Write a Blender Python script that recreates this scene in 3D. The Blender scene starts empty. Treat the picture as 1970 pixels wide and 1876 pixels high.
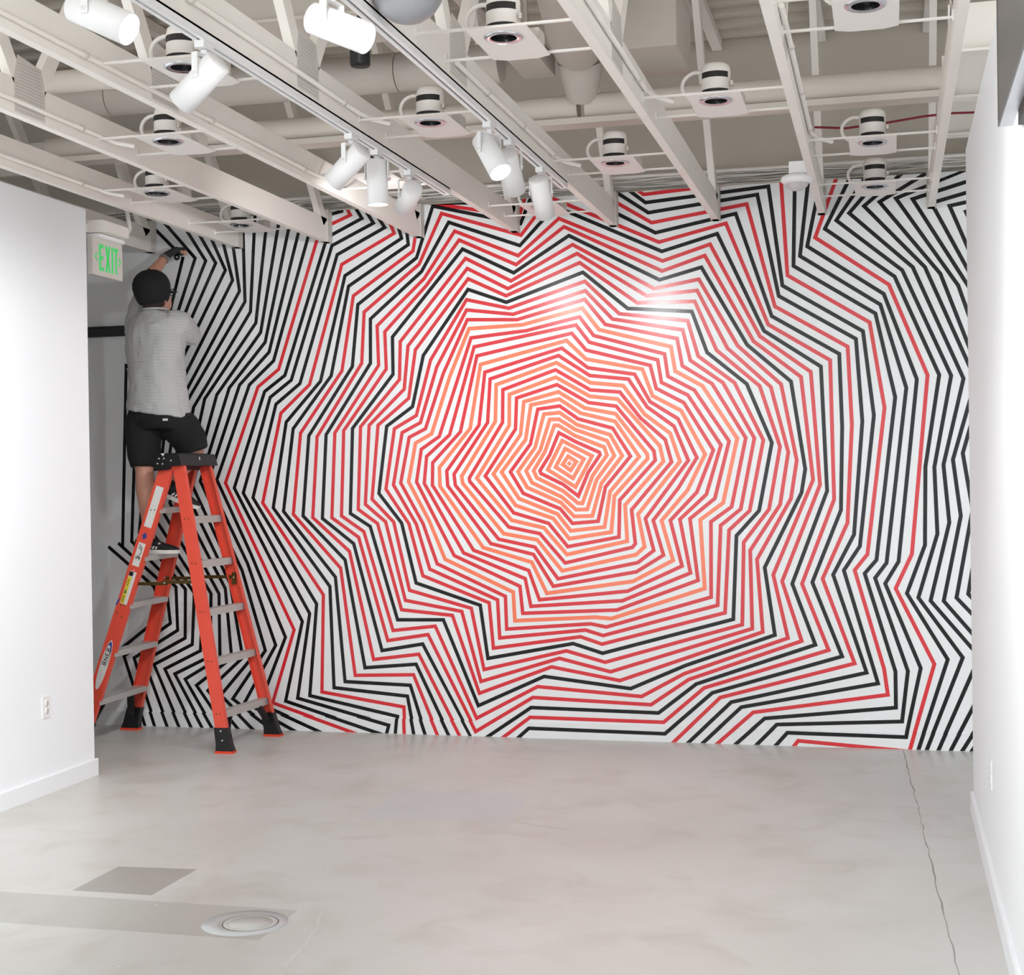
import bpy, math, random
from mathutils import Vector, Matrix
random.seed(7)
R_ = math.radians
SC = bpy.context.scene
COL = SC.collection
WORLD_E, EXPO, LAMP_K = 2.65, 0.24, 1.15      # daylight-white room behind the viewer, exposure, lamp strength

# ------------------------------------------------------------------ camera
F_PX = 2829.04; IMG_W, IMG_H = 1970, 1876
YAW, PITCH, ROLL = R_(14.4168), R_(-.3835), R_(.8338)
CAM = Vector((0, 0, 1.5904))
fw = Vector((-math.sin(YAW)*math.cos(PITCH), math.cos(YAW)*math.cos(PITCH), math.sin(PITCH)))
r0 = Vector((math.cos(YAW), math.sin(YAW), 0)); u0 = r0.cross(fw)
rt = r0*math.cos(ROLL) - u0*math.sin(ROLL)
up = u0*math.cos(ROLL) + r0*math.sin(ROLL)
cd = bpy.data.cameras.new('camera'); cam = bpy.data.objects.new('camera', cd); COL.objects.link(cam)
cd.sensor_fit = 'HORIZONTAL'; cd.sensor_width = 36; cd.lens = F_PX/IMG_W*36; cd.clip_end = 60
cam.matrix_world = Matrix(((rt.x, up.x, -fw.x, CAM.x), (rt.y, up.y, -fw.y, CAM.y), (rt.z, up.z, -fw.z, CAM.z), (0, 0, 0, 1)))
SC.camera = cam

# ------------------------------------------------------------------ world and exposure
wd = bpy.data.worlds.new('world'); SC.world = wd; wd.use_nodes = True
bg = wd.node_tree.nodes['Background']; bg.inputs[0].default_value = (.94, .975, 1, 1); bg.inputs[1].default_value = WORLD_E
SC.view_settings.view_transform = 'Standard'; SC.view_settings.look = 'None'
SC.view_settings.gamma = 1; SC.view_settings.exposure = EXPO
SC.view_settings.use_curve_mapping = False

# ------------------------------------------------------------------ materials
def lin(c):
    return tuple((v/255/12.92 if v/255 <= .04045 else ((v/255+.055)/1.055)**2.4) for v in c)
MATS = {}
def mat(name, rgb, rough=.5, var=.05, scale=6, bump=0, bscale=60, metal=0, emit=0, coat=0, alpha=None, trans=0, spec=.5, detail=3):
    m = bpy.data.materials.new(name); m.use_nodes = True; nt = m.node_tree; b = nt.nodes['Principled BSDF']
    c = lin(rgb)
    tc = nt.nodes.new('ShaderNodeTexCoord')
    nz = nt.nodes.new('ShaderNodeTexNoise'); nz.inputs['Scale'].default_value = scale; nz.inputs['Detail'].default_value = detail
    nt.links.new(tc.outputs['Object'], nz.inputs['Vector'])
    mx = nt.nodes.new('ShaderNodeMix'); mx.data_type = 'RGBA'
    mx.inputs['A'].default_value = (*[v*(1-var) for v in c], 1); mx.inputs['B'].default_value = (*[min(1, v*(1+var)) for v in c], 1)
    nt.links.new(nz.outputs['Fac'], mx.inputs['Factor']); nt.links.new(mx.outputs['Result'], b.inputs['Base Color'])
    b.inputs['Roughness'].default_value = rough; b.inputs['Metallic'].default_value = metal
    b.inputs['Specular IOR Level'].default_value = spec
    if coat: b.inputs['Coat Weight'].default_value = coat
    if trans: b.inputs['Transmission Weight'].default_value = trans
    if emit:
        b.inputs['Emission Color'].default_value = (*c, 1); b.inputs['Emission Strength'].default_value = emit
    if bump:
        n2 = nt.nodes.new('ShaderNodeTexNoise'); n2.inputs['Scale'].default_value = bscale; n2.inputs['Detail'].default_value = 4
        nt.links.new(tc.outputs['Object'], n2.inputs['Vector'])
        bp = nt.nodes.new('ShaderNodeBump'); bp.inputs['Strength'].default_value = bump; bp.inputs['Distance'].default_value = .004
        nt.links.new(n2.outputs['Fac'], bp.inputs['Height']); nt.links.new(bp.outputs['Normal'], b.inputs['Normal'])
    MATS[name] = m
    return m
M_WALL = mat('mural_wall_paint', (240, 242, 243), .33, .02, 2, .08, 90)
M_PART = mat('partition_paint', (246, 249, 252), .6, .01, 2, .05, 120)
M_BASE = mat('baseboard_paint', (243, 246, 249), .4, .01, 3)
M_JOIST = mat('joist_paint', (247, 242, 235), .55, .04, 5, .12, 40)
M_DECK = mat('deck_paint', (206, 198, 186), .7, .06, 2, .1, 30)
M_PIPE = mat('pipe_paint', (222, 214, 204), .6, .05, 5, .1, 25)
M_DUCT = mat('duct_paint', (206, 199, 190), .6, .05, 3)
M_WHITE = mat('white_enamel', (250, 250, 250), .38, .01, 5)
M_FIXT = mat('fixture_paint', (240, 235, 230), .45, .03, 8)
M_CHROME = mat('chrome', (200, 200, 205), .12, .02, 5, metal=1)
M_BLACK = mat('black_plastic', (16, 16, 18), .45, .1, 20)
M_DARK = mat('dark_reflector', (26, 26, 28), .25, .1, 20)
M_SLOT = mat('dark_slot', (22, 18, 16), .5, .2, 40)
M_LENS = mat('lit_lens', (255, 252, 248), .4, 0, 5, emit=26)
M_GREEN = mat('exit_green', (70, 205, 110), .5, .05, 20, emit=.28)
M_SIGN = mat('sign_face', (224, 219, 212), .5, .02, 6)
M_TAPE_K = mat('black_tape', (22, 22, 24), .22, .12, 9, .06, 160, spec=.3)
M_TAPE_R = mat('red_tape', (222, 44, 54), .22, .04, 9, .06, 160)
M_TAPE_O = mat('orange_tape', (255, 128, 92), .22, .03, 9, .06, 160)
M_ORANGE = mat('orange_fibreglass', (234, 84, 64), .42, .06, 14, .15, 80)
M_ORANGE2 = mat('orange_rubber', (230, 70, 40), .6, .05, 14)
M_ALU = mat('aluminium', (200, 196, 192), .4, .06, 18, .1, 90, metal=.35)
M_ZINC = mat('zinc_brass', (112, 92, 50), .4, .2, 12, metal=.8)
M_RIVET = mat('rivet', (205, 200, 190), .35, .05, 20, metal=.6)
M_STICK = mat('white_sticker', (226, 224, 220), .5, .03, 20)
M_YELL = mat('yellow_sticker', (226, 205, 60), .5, .1, 30)
M_BLUE = mat('blue_sticker', (52, 66, 150), .5, .05, 20)
M_INK = mat('ink', (20, 20, 22), .6, 0, 20)
M_SKIN = mat('skin', (206, 150, 128), .5, .06, 12)
M_HAIR = mat('hair', (52, 40, 32), .7, .2, 60)
M_CAPF = mat('black_cap_cloth', (20, 20, 24), .85, .15, 90, .3, 200)
M_SHORT = mat('black_cotton', (21, 21, 24), .9, .2, 20, .3, 120)
M_GLOVE = mat('dark_glove', (52, 52, 54), .8, .12, 60, .3, 200)
M_SHOE = mat('black_mesh_shoe', (26, 27, 29), .7, .15, 90, .4, 260)
M_SOLE = mat('white_sole', (232, 230, 226), .5, .03, 20)
M_STEEL = mat('watch_steel', (170, 165, 158), .3, .1, 30, metal=.8)
M_RED = mat('red_cable', (140, 24, 44), .5, .1, 10)
M_COPPER = mat('copper_pipe', (150, 84, 58), .45, .1, 10)
M_DOME = mat('grey_dome', (150, 151, 155), .3, .03, 5)
M_CLEAR = mat('clear_lens', (240, 234, 232), .12, .04, 30, trans=.3)
M_CABLE = mat('grey_cable', (242, 239, 234), .6, .12, 14)
M_CABLED = mat('dark_grey_cable', (185, 180, 173), .6, .12, 14)
M_PLATEW = mat('outlet_plastic', (240, 240, 239), .35, .01, 6)
M_FRAME = mat('silver_frame', (206, 208, 214), .3, .03, 10, metal=.3)
M_FRAMED = mat('dark_frame_side', (92, 90, 88), .35, .05, 10, metal=.4)
M_GALV = mat('galvanised_plate', (216, 211, 204), .5, .05, 20)
M_LID = mat('cleanout_lid', (196, 194, 190), .45, .06, 30, .15, 60)

def shirt_mat():
    m = mat('striped_shirt', (150, 150, 150), .9, .05, 6); nt = m.node_tree; b = nt.nodes['Principled BSDF']
    tc = nt.nodes.new('ShaderNodeTexCoord'); sx = nt.nodes.new('ShaderNodeSeparateXYZ'); nt.links.new(tc.outputs['Object'], sx.inputs[0])
    nz = nt.nodes.new('ShaderNodeTexNoise'); nz.inputs['Scale'].default_value = 4; nt.links.new(tc.outputs['Object'], nz.inputs['Vector'])
    mu = nt.nodes.new('ShaderNodeMath'); mu.operation = 'MULTIPLY_ADD'; mu.inputs[1].default_value = 720
    n5 = nt.nodes.new('ShaderNodeMath'); n5.operation = 'MULTIPLY'; n5.inputs[1].default_value = 9
    nt.links.new(nz.outputs['Fac'], n5.inputs[0]); nt.links.new(sx.outputs['Z'], mu.inputs[0]); nt.links.new(n5.outputs[0], mu.inputs[2])
    sn = nt.nodes.new('ShaderNodeMath'); sn.operation = 'SINE'; nt.links.new(mu.outputs[0], sn.inputs[0])
    rp = nt.nodes.new('ShaderNodeMapRange'); rp.inputs[1].default_value = -.6; rp.inputs[2].default_value = .6
    nt.links.new(sn.outputs[0], rp.inputs[0])
    mx = nt.nodes.new('ShaderNodeMix'); mx.data_type = 'RGBA'; mx.inputs['A'].default_value = (*lin((156, 156, 158)), 1); mx.inputs['B'].default_value = (*lin((216, 215, 213)), 1)
    nt.links.new(rp.outputs[0], mx.inputs['Factor']); nt.links.new(mx.outputs['Result'], b.inputs['Base Color'])
    return m
M_SHIRT = shirt_mat()

def concrete(name, ca, cb, cc, rlo=.2, rhi=.42):
    m = bpy.data.materials.new(name); m.use_nodes = True; nt = m.node_tree; b = nt.nodes['Principled BSDF']; N = nt.nodes.new; L = nt.links.new
    tc = N('ShaderNodeTexCoord')
    def noise(s, d, dist=0, sc=(1, 1, 1)):
        mp = N('ShaderNodeMapping'); mp.inputs['Scale'].default_value = sc; L(tc.outputs['Object'], mp.inputs['Vector'])
        n = N('ShaderNodeTexNoise'); n.inputs['Scale'].default_value = s; n.inputs['Detail'].default_value = d; n.inputs['Distortion'].default_value = dist
        L(mp.outputs[0], n.inputs['Vector']); return n.outputs['Fac']
    def ramp(x, a, c):
        r = N('ShaderNodeMapRange'); r.inputs[1].default_value = a; r.inputs[2].default_value = c; L(x, r.inputs[0]); return r.outputs[0]
    def mixc(f, A, B):
        x = N('ShaderNodeMix'); x.data_type = 'RGBA'; L(f, x.inputs['Factor'])
        for k, v in (('A', A), ('B', B)):
            if isinstance(v, tuple): x.inputs[k].default_value = (*v, 1)
            else: L(v, x.inputs[k])
        return x.outputs['Result']
    base = mixc(ramp(noise(1.1, 7, .5), .25, .75), lin(ca), lin(cb))
    base = mixc(ramp(noise(3.4, 7, .6), .5, 1.0), base, lin(cc))
    sp = N('ShaderNodeTexVoronoi'); sp.inputs['Scale'].default_value = 3.1; L(tc.outputs['Object'], sp.inputs['Vector'])
    speck = N('ShaderNodeMath'); speck.operation = 'LESS_THAN'; speck.inputs[1].default_value = .018; L(sp.outputs['Distance'], speck.inputs[0])
    base = mixc(speck.outputs[0], base, lin((228, 226, 222)))
    L(base, b.inputs['Base Color'])
    L_r = N('ShaderNodeMapRange'); L_r.inputs[3].default_value = rlo; L_r.inputs[4].default_value = rhi; L(noise(3.2, 5), L_r.inputs[0]); L(L_r.outputs[0], b.inputs['Roughness'])
    bp = N('ShaderNodeBump'); bp.inputs['Strength'].default_value = .06; bp.inputs['Distance'].default_value = .003; L(noise(40, 5), bp.inputs['Height']); L(bp.outputs[0], b.inputs['Normal'])
    MATS[name] = m; return m
M_FLOOR = concrete('polished_concrete', (211, 211, 208), (199, 196, 190), (180, 173, 161), .26, .46)
M_PATCH = concrete('patch_concrete', (172, 169, 163), (163, 159, 152), (154, 149, 141), .3, .45)
M_PATCH2 = concrete('pale_patch_concrete', (200, 202, 203), (195, 196, 196), (186, 186, 185), .24, .4)
M_TRENCH = concrete('trench_concrete', (190, 190, 184), (182, 180, 173), (170, 166, 157), .28, .45)
M_CRACK = mat('crack_dark', (150, 147, 143), .8, .2, 30)

# ------------------------------------------------------------------ mesh helpers
ORG = {}
class MB:
    def __init__(s): s.v = []; s.f = []; s.sm = []
    def add(s, vs, fs, smooth=False):
        o = len(s.v); s.v += [tuple(p) for p in vs]; s.f += [tuple(i+o for i in f) for f in fs]; s.sm += [smooth]*len(fs); return s
    def box(s, a, b, M=None):
        x0, y0, z0 = a; x1, y1, z1 = b
        vs = [Vector(p) for p in ((x0,y0,z0),(x1,y0,z0),(x1,y1,z0),(x0,y1,z0),(x0,y0,z1),(x1,y0,z1),(x1,y1,z1),(x0,y1,z1))]
        if M: vs = [M @ p for p in vs]
        return s.add(vs, [(0,3,2,1),(4,5,6,7),(0,1,5,4),(1,2,6,5),(2,3,7,6),(3,0,4,7)])
    def bar(s, p, q, w, h, side=Vector((1, 0, 0))):
        p, q = Vector(p), Vector(q); a = (q-p).normalized(); sd = (side - a*side.dot(a)).normalized(); n = a.cross(sd)
        vs = [e + sd*(sx*w/2) + n*(sy*h/2) for e in (p, q) for sx, sy in ((-1,-1),(1,-1),(1,1),(-1,1))]
        return s.add(vs, [(3,2,1,0),(4,5,6,7),(0,1,5,4),(1,2,6,5),(2,3,7,6),(3,0,4,7)])
    def tube(s, pts, r, n=10, caps=True, closed=False, sq=(1, 1), smooth=True):
        pts = [Vector(p) for p in pts]; m = len(pts)
        rs = r if isinstance(r, (list, tuple)) else [r]*m
        d0 = (pts[1]-pts[0]).normalized(); ref = Vector((0,0,1)) if abs(d0.z) < .9 else Vector((0,1,0))
        nrm = (ref - d0*ref.dot(d0)).normalized(); vs = []
        for i in range(m):
            if closed: d = (pts[(i+1)%m]-pts[i-1]).normalized()
            else: d = (pts[min(i+1, m-1)]-pts[max(i-1, 0)]).normalized()
            nrm = (nrm - d*nrm.dot(d)).normalized(); bn = d.cross(nrm)
            for k in range(n):
                a = 2*math.pi*k/n
                vs.append(pts[i] + (nrm*math.cos(a)*sq[0] + bn*math.sin(a)*sq[1])*rs[i])
        fs = []
        for i in range(m if closed else m-1):
            j = (i+1) % m
            for k in range(n): fs.append((i*n+k, i*n+(k+1)%n, j*n+(k+1)%n, j*n+k))
        s.add(vs, fs, smooth)
        if caps and not closed: s.add(vs[:n], [tuple(range(n))[::-1]]); s.add(vs[-n:], [tuple(range(n))])
        return s
    def lathe(s, prof, o, axis=(0,0,1), n=24, capa=True, capb=True):      # prof: (radius, distance along axis)
        a = Vector(axis).normalized(); ref = Vector((1,0,0)) if abs(a.x) < .9 else Vector((0,1,0))
        x = (ref - a*ref.dot(a)).normalized(); y = a.cross(x); o = Vector(o); vs = []; fs = []
        for r, h in prof:
            for k in range(n):
                t = 2*math.pi*k/n; vs.append(o + a*h + (x*math.cos(t)+y*math.sin(t))*r)
        for i in range(len(prof)-1):
            for k in range(n): fs.append((i*n+k, i*n+(k+1)%n, (i+1)*n+(k+1)%n, (i+1)*n+k))
        s.add(vs, fs, True)
        if capa: s.add(vs[:n], [tuple(range(n))[::-1]])
        if capb: s.add(vs[-n:], [tuple(range(n))])
        return s
    def prism(s, poly, ax, lo, hi):       # poly in the two other axes, extruded along ax
        def mk(u, v, w): return {0: (w, u, v), 1: (u, w, v), 2: (u, v, w)}[ax]
        n = len(poly); vs = [mk(u, v, lo) for u, v in poly] + [mk(u, v, hi) for u, v in poly]
        return s.add(vs, [tuple(range(n))[::-1], tuple(range(n, 2*n))] + [(i, (i+1)%n, n+(i+1)%n, n+i) for i in range(n)])
    def loft(s, rings, caps=True):        # rings: equal-length closed loops
        n = len(rings[0]); vs = [p for r in rings for p in r]; fs = []
        for i in range(len(rings)-1):
            for k in range(n): fs.append((i*n+k, i*n+(k+1)%n, (i+1)*n+(k+1)%n, (i+1)*n+k))
        s.add(vs, fs, True)
        if caps: s.add(rings[0], [tuple(range(n))[::-1]], True); s.add(rings[-1], [tuple(range(n))], True)
        return s
    def ball(s, c, r, nu=16, nv=10, M=None):
        c = Vector(c); r = Vector(r) if not isinstance(r, (int, float)) else Vector((r, r, r)); rings = []
        for i in range(nv+1):
            t = math.pi*(i+.02)/(nv+.04); row = []
            for k in range(nu):
                a = 2*math.pi*k/nu; p = Vector((r.x*math.sin(t)*math.cos(a), r.y*math.sin(t)*math.sin(a), -r.z*math.cos(t)))
                row.append(c + (M @ p if M else p))
            rings.append(row)
        return s.loft(rings)
    def build(s, name, m, parent=None, flip=False):
        me = bpy.data.meshes.new(name)
        if parent is not None: o = ORG[parent]
        else:
            xs, ys, zs = zip(*s.v); o = Vector(((min(xs)+max(xs))/2, (min(ys)+max(ys))/2, min(zs)))
        me.from_pydata([(x-o.x, y-o.y, z-o.z) for x, y, z in s.v], [], s.f)
        me.polygons.foreach_set('use_smooth', s.sm)
        bmn = None
        import bmesh
        bmn = bmesh.new(); bmn.from_mesh(me); bmesh.ops.recalc_face_normals(bmn, faces=bmn.faces); bmn.to_mesh(me); bmn.free()
        me.materials.append(m); ob = bpy.data.objects.new(name, me); COL.objects.link(ob)
        if parent is not None: ob.parent = parent
        else: ob.location = o
        ORG[ob] = o
        return ob
def tag(o, label=None, cat=None, group=None, kind=None):
    if label: o['label'] = label
    if cat: o['category'] = cat
    if group: o['group'] = group
    if kind: o['kind'] = kind
    return o
def thing(name, loc, label, cat, group=None):
    o = bpy.data.objects.new(name, None); COL.objects.link(o); o.location = loc; o.empty_display_size = .05; ORG[o] = Vector(loc)
    return tag(o, label, cat, group)
def copy_tree(o, parent=None):
    c = o.copy(); COL.objects.link(c); c.parent = parent
    for ch in o.children: copy_tree(ch, c)
    return c
def struct(name, mb, m, parent=None):
    o = mb.build(name, m, parent)
    if parent is None: o['kind'] = 'structure'
    return o

# ------------------------------------------------------------------ the shell of the gallery
YW = 8.7189; ZTOP = 3.29; ZJ = 3.085; XL = -4.222; XR = .36; ZD = 4.2
floor = struct('floor', MB().box((-6.6, -2.5, -.12), (2.2, 9.2, 0)), M_FLOOR)
wall_back = struct('wall_back', MB().box((-6.4, YW, 0), (2.0, YW+.13, ZTOP)), M_WALL)
struct('wall_upper', MB().box((-6.4, YW+.2, ZTOP-.1), (2.0, YW+.3, ZD+.1)), M_DECK)
struct('baseboard_back', MB().prism([(YW, 0), (YW, .094), (YW-.010, .094), (YW-.014, .090), (YW-.014, 0)], 0, -6.3, 1.9), M_WALL)
wl = struct('wall_left', MB().box((XL-.14, -2.3, 0), (XL, 7.19, 3.085)), M_PART)
struct('baseboard_left', MB().prism([(XL, 0), (XL+.015, 0), (XL+.015, .086), (XL+.011, .092), (XL, .092)], 1, -2.3, 7.205), M_BASE)
wr = struct('wall_right', MB().box((XR, -2.3, 0), (XR+.14, 7.17, 3.085)), M_PART)
struct('baseboard_right', MB().prism([(XR, 0), (XR-.015, 0), (XR-.015, .086), (XR-.011, .092), (XR, .092)], 1, -2.3, 7.185), M_BASE)
struct('wall_leak_block', MB().box((-6.5, 5.2, 0), (-6.4, 9.0, ZD)), M_PART)  # out of view, added to stop world light leaking in from the side
struct('wall_light_block', MB().box((-6.4, 5.1, 0), (XL-.14, 5.2, 3.085)), M_PART)  # unseen, added to shut world light out and darken the space behind the partition
struct('wall_far_right', MB().box((2.0, 5.2, 0), (2.1, 9.0, ZD)), M_PART)
# corrugated deck, ribs running across the room
prof = []; y = -2.3
while y < YW+.28:
    prof += [(y, ZD+.05), (y+.10, ZD+.05), (y+.125, ZD), (y+.175, ZD)]; y += .2
prof += [(y, ZD+.05)]
ceiling = struct('ceiling', MB().prism(prof + [(y, ZD+.12), (-2.3, ZD+.12)], 0, -6.5, 2.1), M_DECK)

# open-web trusses: the bottom chords are the beams that cross the room
JX = [-4.633+.61*i for i in range(-3, 12)]
for i, x in enumerate(JX):
    if x > 1.7: continue
    MB().box((x-.019, -2.2, ZJ), (x+.019, YW-.004, ZJ+.145)).build('truss_chord', M_JOIST, ceiling)
    MB().box((x-.03, -2.2, ZD-.06), (x+.03, YW+.18, ZD-.005)).build('truss_top_chord', M_JOIST, ceiling)
    for (ya, za, yb, zb) in ((8.62, 3.2, 7.85, ZD-.03), (5.42, 3.2, 6.08, ZD-.03), (5.30, 3.2, 4.62, ZD-.03), (2.1, 3.2, 2.8, ZD-.03)):
        MB().bar((x, ya, za), (x, yb, zb), .038, .075).build('truss_web', M_JOIST, ceiling)
    for yy in (5.36,):
        pl = MB()
        pl.prism([(yy-.11, ZJ+.012), (yy+.11, ZJ+.012), (yy+.11, ZJ+.15), (yy+.085, ZJ+.225), (yy-.085, ZJ+.245), (yy-.11, ZJ+.15)], 0, x+.019, x+.0205)
        plate = pl.build('truss_plate', M_GALV, ceiling)
        ho = MB()
        for a in range(15):
            for c2 in range(15):
                py, pz = yy-.1+.0135*a + (.006 if c2 % 2 else 0), ZJ+.022+.0135*c2
                if pz > ZJ+.14 and abs(py-yy) > .08: continue
                ho.box((x+.0203, py-.0022, pz-.0011), (x+.0208, py+.0022, pz+.0011))
        h_ = ho.build('plate_teeth', M_SLOT, plate); h_['kind'] = 'stuff'
    MB().box((x-.026, YW-.075, ZJ+.0), (x+.026, YW-.002, ZTOP-.005)).build('joist_hanger', M_GALV, ceiling)
# blocking between the last truss and beyond
for yy in (6.69, 7.5, 8.32):
    MB().box((.27, yy, 3.40), (1.5, yy+.035, 3.62)).box((.27, yy-.045, 3.40), (1.5, yy, 3.412)).build('blocking', M_JOIST, ceiling)
for yy in (6.9, 7.7):
    MB().box((-5.9, yy, 3.42), (-4.66, yy+.035, 3.60)).build('blocking', M_JOIST, ceiling)

# floor details
def flat(name, pts, z, m, parent=floor):
    mb = MB(); n = len(pts)
    mb.add([(x, y, 0) for x, y in pts] + [(x, y, z) for x, y in pts], [tuple(range(n, 2*n))] + [(i, (i+1)%n, n+(i+1)%n, n+i) for i in range(n)])
    return mb.build(name, m, parent)
flat('concrete_patch', [(-3.118, 5.13), (-2.778, 5.131), (-2.778, 5.513), (-3.122, 5.488)], .0006, M_PATCH)
flat('concrete_patch', [(-4.2, 4.704), (-2.138, 4.70), (-2.144, 5.059), (-4.2, 5.058)], .0006, M_TRENCH)
flat('concrete_patch', [(-2.44, 6.50), (-1.70, 6.53), (-1.77, 7.17), (-2.447, 7.13)], .0005, M_PATCH2)
def crack(pts, w, m=M_CRACK):
    mb = MB(); L = []; Rr = []
    for i, (x, y) in enumerate(pts):
        ww = w*random.uniform(.3, 1.2); L.append((x-ww, y, .0007)); Rr.append((x+ww, y, .0007))
    n = len(pts); mb.add(L+Rr, [(i, n+i, n+i+1, i+1) for i in range(n-1)])
    return mb.build('floor_crack', m, floor)
cp = [(.057+(.235-.057)*t+random.uniform(-.006, .006), 8.69-(8.69-3.6)*t) for t in [k/60 for k in range(61)]]
crack(cp, .0028)
def along(P, n=12, j=.006): return [(P[k][0]+(P[k+1][0]-P[k][0])*t/n+random.uniform(-j, j), P[k][1]+(P[k+1][1]-P[k][1])*t/n) for k in range(len(P)-1) for t in range(n)]
crack(along([(-2.37, 5.98), (-2.05, 5.07), (-1.98, 4.82), (-1.93, 4.45), (-1.9, 4.2)]), .004, mat('pale_crack', (214, 212, 207), .6, .05, 20))
crack(along([(-1.68, 6.56), (-1.38, 6.44)], 14, .003), .004)
cover = thing('floor_cleanout', (-2.25, 4.879, 0), 'round metal cleanout cover set flush in the concrete floor', 'floor cover')
MB().lathe([(.098, 0), (.098, .0015), (.082, .0015), (.080, .0009)], (-2.25, 4.879, 0), n=40, capa=False, capb=False).build('rim', M_LID, cover)
MB().lathe([(.0795, 0), (.0795, .0022), (.0, .0024)], (-2.25, 4.879, 0), n=40, capa=False, capb=False).build('lid', M_LID, cover)
MB().lathe([(.1015, .0002), (.1015, .001), (.098, .001)], (-2.25, 4.879, 0), n=40, capa=False, capb=False).build('gap_ring', M_SLOT, cover)
MB().lathe([(.155, 0), (.155, .0009), (.1, .0009)], (-2.27, 4.875, 0), n=40, capa=False, capb=False).build('mortar_collar', M_PATCH2, cover)
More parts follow.
